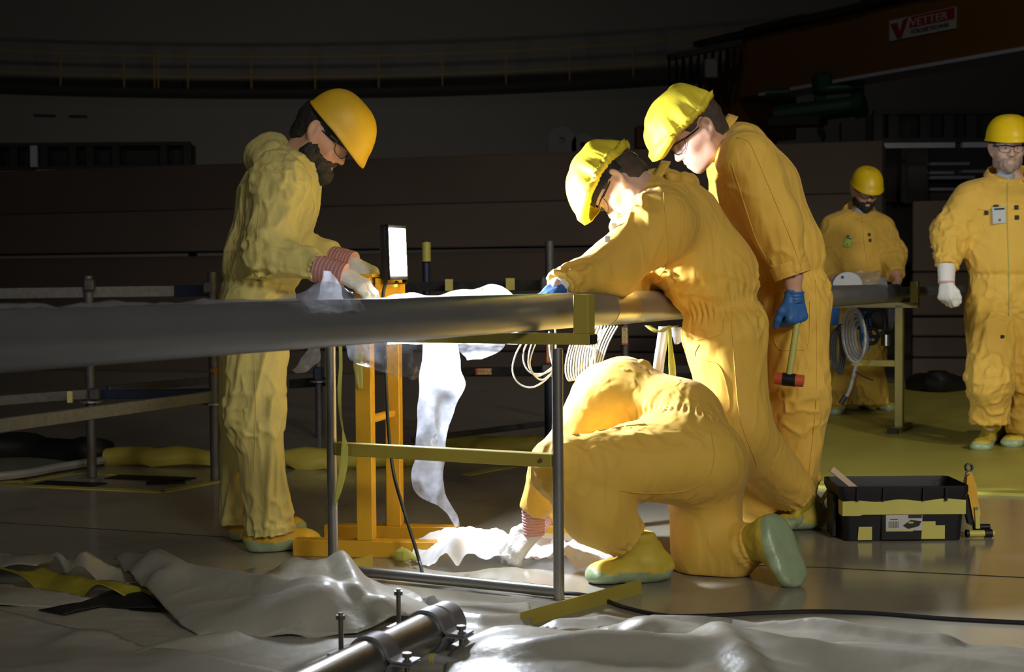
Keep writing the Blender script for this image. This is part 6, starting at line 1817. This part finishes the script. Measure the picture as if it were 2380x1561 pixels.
# ================================================================ WORKER E: in the back, looking down
def badge(su, px, py, m, w, h, tilt=0.0):
    pts, nn = hits(su, [(px, py)], .006)
    if not pts: return
    p = pts[0]; R = np.array(Matrix.Rotation(tilt, 3, 'Y'))
    o = obj('badge', MB().box(p, (w, .012, h), R, bev=.004), m, su)
    obj('badge_slot', MB().box(p + R @ V3(0, -.007, h * .36), (w * .75, .004, h * .1), R), 'black_plastic', o)
    obj('badge_button', MB().cyl(p + R @ V3(0, -.004, -h * .28), p + R @ V3(0, -.009, -h * .28), w * .1, 10), 'sign_red' if m == 'badge_grey' else 'black_plastic', o)
    obj('clip', MB().box(p + R @ V3(-w * .2, 0, h * .55), (w * .3, .014, h * .14), R), 'black_plastic', o)
def workerE():
    face = V3(.12, -1, 0); side = V3(1, .1, 0); Y = 10.15
    hf = head_frame(2010, 443, Y - .02, face, 24, 1.0)
    neck = P(1998, 492, Y + .05)
    loc = V3(*P(1990, 958, Y)[:2], 0)
    shR, shL = P(1940, 532, Y), P(2046, 532, Y)
    elR, wrR = P(1922, 590, Y - .03), P(1938, 648, Y - .2)
    elL, wrL = P(2070, 588, Y - .03), P(2082, 640, Y - .2)
    chest, belly, pelv = P(1992, 545, Y), P(1992, 620, Y), P(1990, 690, Y)
    hR, hL = P(1966, 715, Y), P(2014, 715, Y)
    kR, kL = P(1958, 830, Y - .04), P(2020, 825, Y - .04)
    aR, aL = P(1952, 938, Y), P(2030, 938, Y + .02)
    limbs = [Limb(P(1995, 522, Y + .02), chest, .085, .135, side, 1.35, .6), Limb(chest, belly, .135, .135, side, 1.35, .6), Limb(belly, pelv, .135, .135, side, 1.3, .6), Limb(P(1978, 506, Y + .03), shR, .06, .09), Limb(P(2014, 506, Y + .03), shL, .06, .09)]
    limbs += chain([shR, elR, wrR], [.086, .088, .066]) + chain([shL, elL, wrL], [.086, .09, .07])
    limbs += chain([hR, kR, aR], [.125, .10, .085]) + chain([hL, kL, aL], [.125, .105, .10])
    cuts = [(neck + V3(0, 0, -.01), nrm(V3(0, -.5, 1)), .10), (wrR, nrm(wrR - elR), .1), (wrL, nrm(wrL - elL), .1), (aR, V3(0, 0, -1), .14), (aL, V3(0, 0, -1), .14)]
    hw = P(2086, 650, Y - .24)
    bare = [Limb] and []
    hp = [(q[0], q[1], q[2], q[3]) for q in hand_prims(hw, V3(-.1, -.5, -.9), V3(.9, -.4, .1), V3(0, -1, .2), (40, 50, 30), 1.0)]
    b = body_mesh(hf, neck, limbs, 'skin', loc, .62, bare=[(wrL, hw, .036, .032)] + hp, fine_boxes=[(hw - .13, hw + .13, .006)], hd=.004)
    tag(b, 'bearded worker in the back with a green badge looking down', 'person')
    su = suit_mesh(b, limbs, [elR, elL, kL, aL, aR], 'suit', .024, cuts, .0095, .012, .014, 23.0, ka=1.6, kp=6.5, shear=.4)
    make_collar(b, P(1998, 495, Y + .03), nrm(V3(0, -.4, 1)), face, .086, .058, .02, 'suit', 1.4, seed=5., drop_=.04)
    c = P(2001, 498, Y - .045)
    obj('undershirt', MB().tube([c + V3(0, .05, .02), c + V3(0, 0, -.05)], [.05, .02], 14), 'shirt_grey', b, smooth=True)
    make_hair(b, hf, 'hair_dark', step=.005); make_beard(b, hf, 'hair_dark', .008, .005)
    make_helmet(b, hf.turned(math.radians(2)), 'helmet_yellow', cu=.050, H=.125, peak=.03, ridge=False, band=True)
    make_glasses(b, hf)
    badge(su, 1971, 562, 'badge_green', .05, .07, .25)
    pts, nn = hits(su, [(2022, 558), (2020, 545)], .004)
    for p in pts: obj('breast_tag', MB().box(p, (.02, .006, .022), bev=.002), 'black_plastic', su)
    seam(su, b, [(2003, 505), (2008, 560), (2018, 625)], .003, 'suit', 'zip')
    hR2 = wrR + V3(.02, -.05, -.03)
    g = prim_mesh('glove', hand_prims(wrR - V3(0, 0, .0), V3(.3, -.6, -.7), V3(-.8, -.5, .1), V3(0, -1, .2), (40, 50, 30), 1.0, .002), 'glove_white', b, .006)
    make_shoe(b, G(1950, 945) + V3(0, .05, 0), G(1938, 966), aR, seed=3, step=.009)
    make_shoe(b, G(2022, 948) + V3(-.05, .05, 0), G(2078, 956), aL, seed=4, step=.009)
    return b
workerE()

# ================================================================ WORKER F: walking in at the right edge
def workerF():
    face = V3(-.12, -1, 0); side = V3(1, -.1, 0); Y = 8.0
    hf = head_frame(2342, 345, Y, face, 6, 1.02)
    neck = P(2345, 408, Y + .05)
    loc = V3(*P(2330, 1045, Y)[:2], 0)
    shR, shL = P(2258, 466, Y), P(2425, 466, Y)
    elR, wrR = P(2210, 540, Y + .02), P(2200, 622, Y - .08)
    elL, wrL = P(2462, 560, Y + .03), P(2470, 660, Y - .06)
    chest, belly, pelv = P(2342, 490, Y), P(2338, 590, Y), P(2335, 680, Y)
    hR, hL = P(2300, 720, Y), P(2372, 720, Y)
    kR, kL = P(2300, 880, Y - .16), P(2382, 870, Y - .0)
    aR, aL = P(2302, 985, Y - .05), P(2378, 1005, Y + .12)
    limbs = [Limb(P(2343, 448, Y + .02), chest, .09, .150, side, 1.4, .6), Limb(chest, belly, .150, .160, side, 1.32, .6), Limb(belly, pelv, .160, .150, side, 1.28, .6), Limb(P(2318, 427, Y + .03), shR, .055, .09), Limb(P(2370, 427, Y + .03), shL, .055, .09)]
    limbs += chain([shR, elR, wrR], [.095, .094, .066]) + chain([shL, elL, wrL], [.095, .094, .068])
    limbs += chain([hR, kR, aR], [.135, .118, .100]) + chain([hL, kL, aL], [.13, .112, .095])
    cuts = [(neck + V3(0, 0, -.02), nrm(V3(0, -.45, 1)), .10), (wrR, nrm(wrR - elR), .1), (wrL, nrm(wrL - elL), .1), (aR, V3(0, 0, -1), .15), (aL, V3(0, 0, -1), .15)]
    b = body_mesh(hf, neck, limbs, 'skin_pale', loc, .62)
    tag(b, 'grey bearded worker facing the camera at the right edge, white gloves', 'person')
    su = suit_mesh(b, limbs, [elR, elL, kR, kL, wrR, P(2330, 720, Y - .1), aR], 'suit', .024, cuts, .009, .012, .013, 29.0,
                   [(wrR - nrm(wrR - elR) * .02, nrm(wrR - elR), .014, 16, .004, .006, .12), (P(2335, 640, Y), V3(0, 0, 1), .018, 36, .003, .010, .36)], ka=1.6, kp=6.5, shear=.4)
    make_collar(b, P(2345, 412, Y + .03), nrm(V3(0, -.3, 1)), face, .094, .062, .022, 'suit', 1.2, seed=6., drop_=.045)
    c = P(2343, 418, Y - .05)
    obj('undershirt', MB().tube([c + V3(0, .06, .02), c + V3(0, -.005, -.05)], [.058, .03], 14), 'shirt_grey', b, smooth=True)
    make_hair(b, hf, 'hair_grey', step=.005); make_beard(b, hf, 'stubble', .0, .005)
    make_helmet(b, hf, 'helmet_yellow', cu=.048, H=.135, L=.13, Wd=.116, peak=.028, ridge=True, band=True)
    make_glasses(b, hf)
    for s in (-1, 1):
        e = hf.w(s * .032, .0815, .002)
        ey = obj('eye', MB().tube([e - hf.f * .004, e + hf.f * .008, e + hf.f * .011, e + hf.f * .0122], [.0105, .0088, .0055, .001], 12), 'eye_white', b, smooth=True)
        obj('iris', MB().cyl(e + hf.f * .0095, e + hf.f * .0128, .0045, 12), 'hair_dark', ey)
        obj('eyebrow', MB().tube([hf.w(s * .014, .096, .022), hf.w(s * .033, .094, .026), hf.w(s * .05, .082, .022)], [.003, .004, .002], 6), 'hair_grey', b, smooth=True)
    d = nrm(V3(-.05, -.12, -1)); cb = wrR + d * .085
    g = prim_mesh('glove', hand_prims(cb - d * .01, d, V3(-.75, -.65, 0), V3(.6, -.6, 0), scale=1.06, r=.003, curls=[(40, 60, 40), (48, 65, 45), (52, 70, 45), (58, 70, 45)], thumb_curl=20), 'glove_white', b, .005, wrinkle=.001)
    make_cuff(g, wr_a(wrR, d, -.02), cb, .050, .044, 'shirt_white', 4, .0005)
    make_cuff(g, cb - d * .008, cb + d * .002, .0462, .0462, 'cuff_pink', 2, .0005, name='red_edge')
    g2 = prim_mesh('glove', hand_prims(wrL + V3(0, 0, -.06), d, V3(.75, -.65, 0), V3(-.6, -.6, 0), scale=1.06, r=.003, curls=[(40, 60, 40), (48, 65, 45), (52, 70, 45), (58, 70, 45)]), 'glove_white', b, .006)
    badge(su, 2322, 500, 'badge_grey', .075, .095, -.05)
    pts, nn = hits(su, [(2363, 505), (2293, 494), (2362, 482)], .004)
    for p in pts: obj('breast_tag', MB().box(p, (.022, .008, .024), bev=.002), 'black_plastic', su)
    seam(su, b, [(2341, 425), (2341, 520), (2344, 620), (2345, 735)], .003, 'hammer_grip', 'zip')
    seam(su, b, [(2272, 485), (2300, 489), (2335, 487)], .003, 'suit', 'pocket_seam'); seam(su, b, [(2352, 487), (2375, 485)], .003, 'suit', 'pocket_seam')
    pts, nn = hits(su, [(2330, 783), (2327, 788)], .002)
    if pts: obj('tear', MB().box(pts[0], (.022, .008, .02), bev=.003), 'black_plastic', su)
    make_shoe(b, G(2318, 1010), G(2278, 1050), aR, seed=5, step=.008)
    make_shoe(b, G(2372, 1010), G(2352, 1043) + V3(0, .02, 0), aL, seed=7, step=.008)
    return b
def wr_a(w, d, k): return w + d * k
workerF()
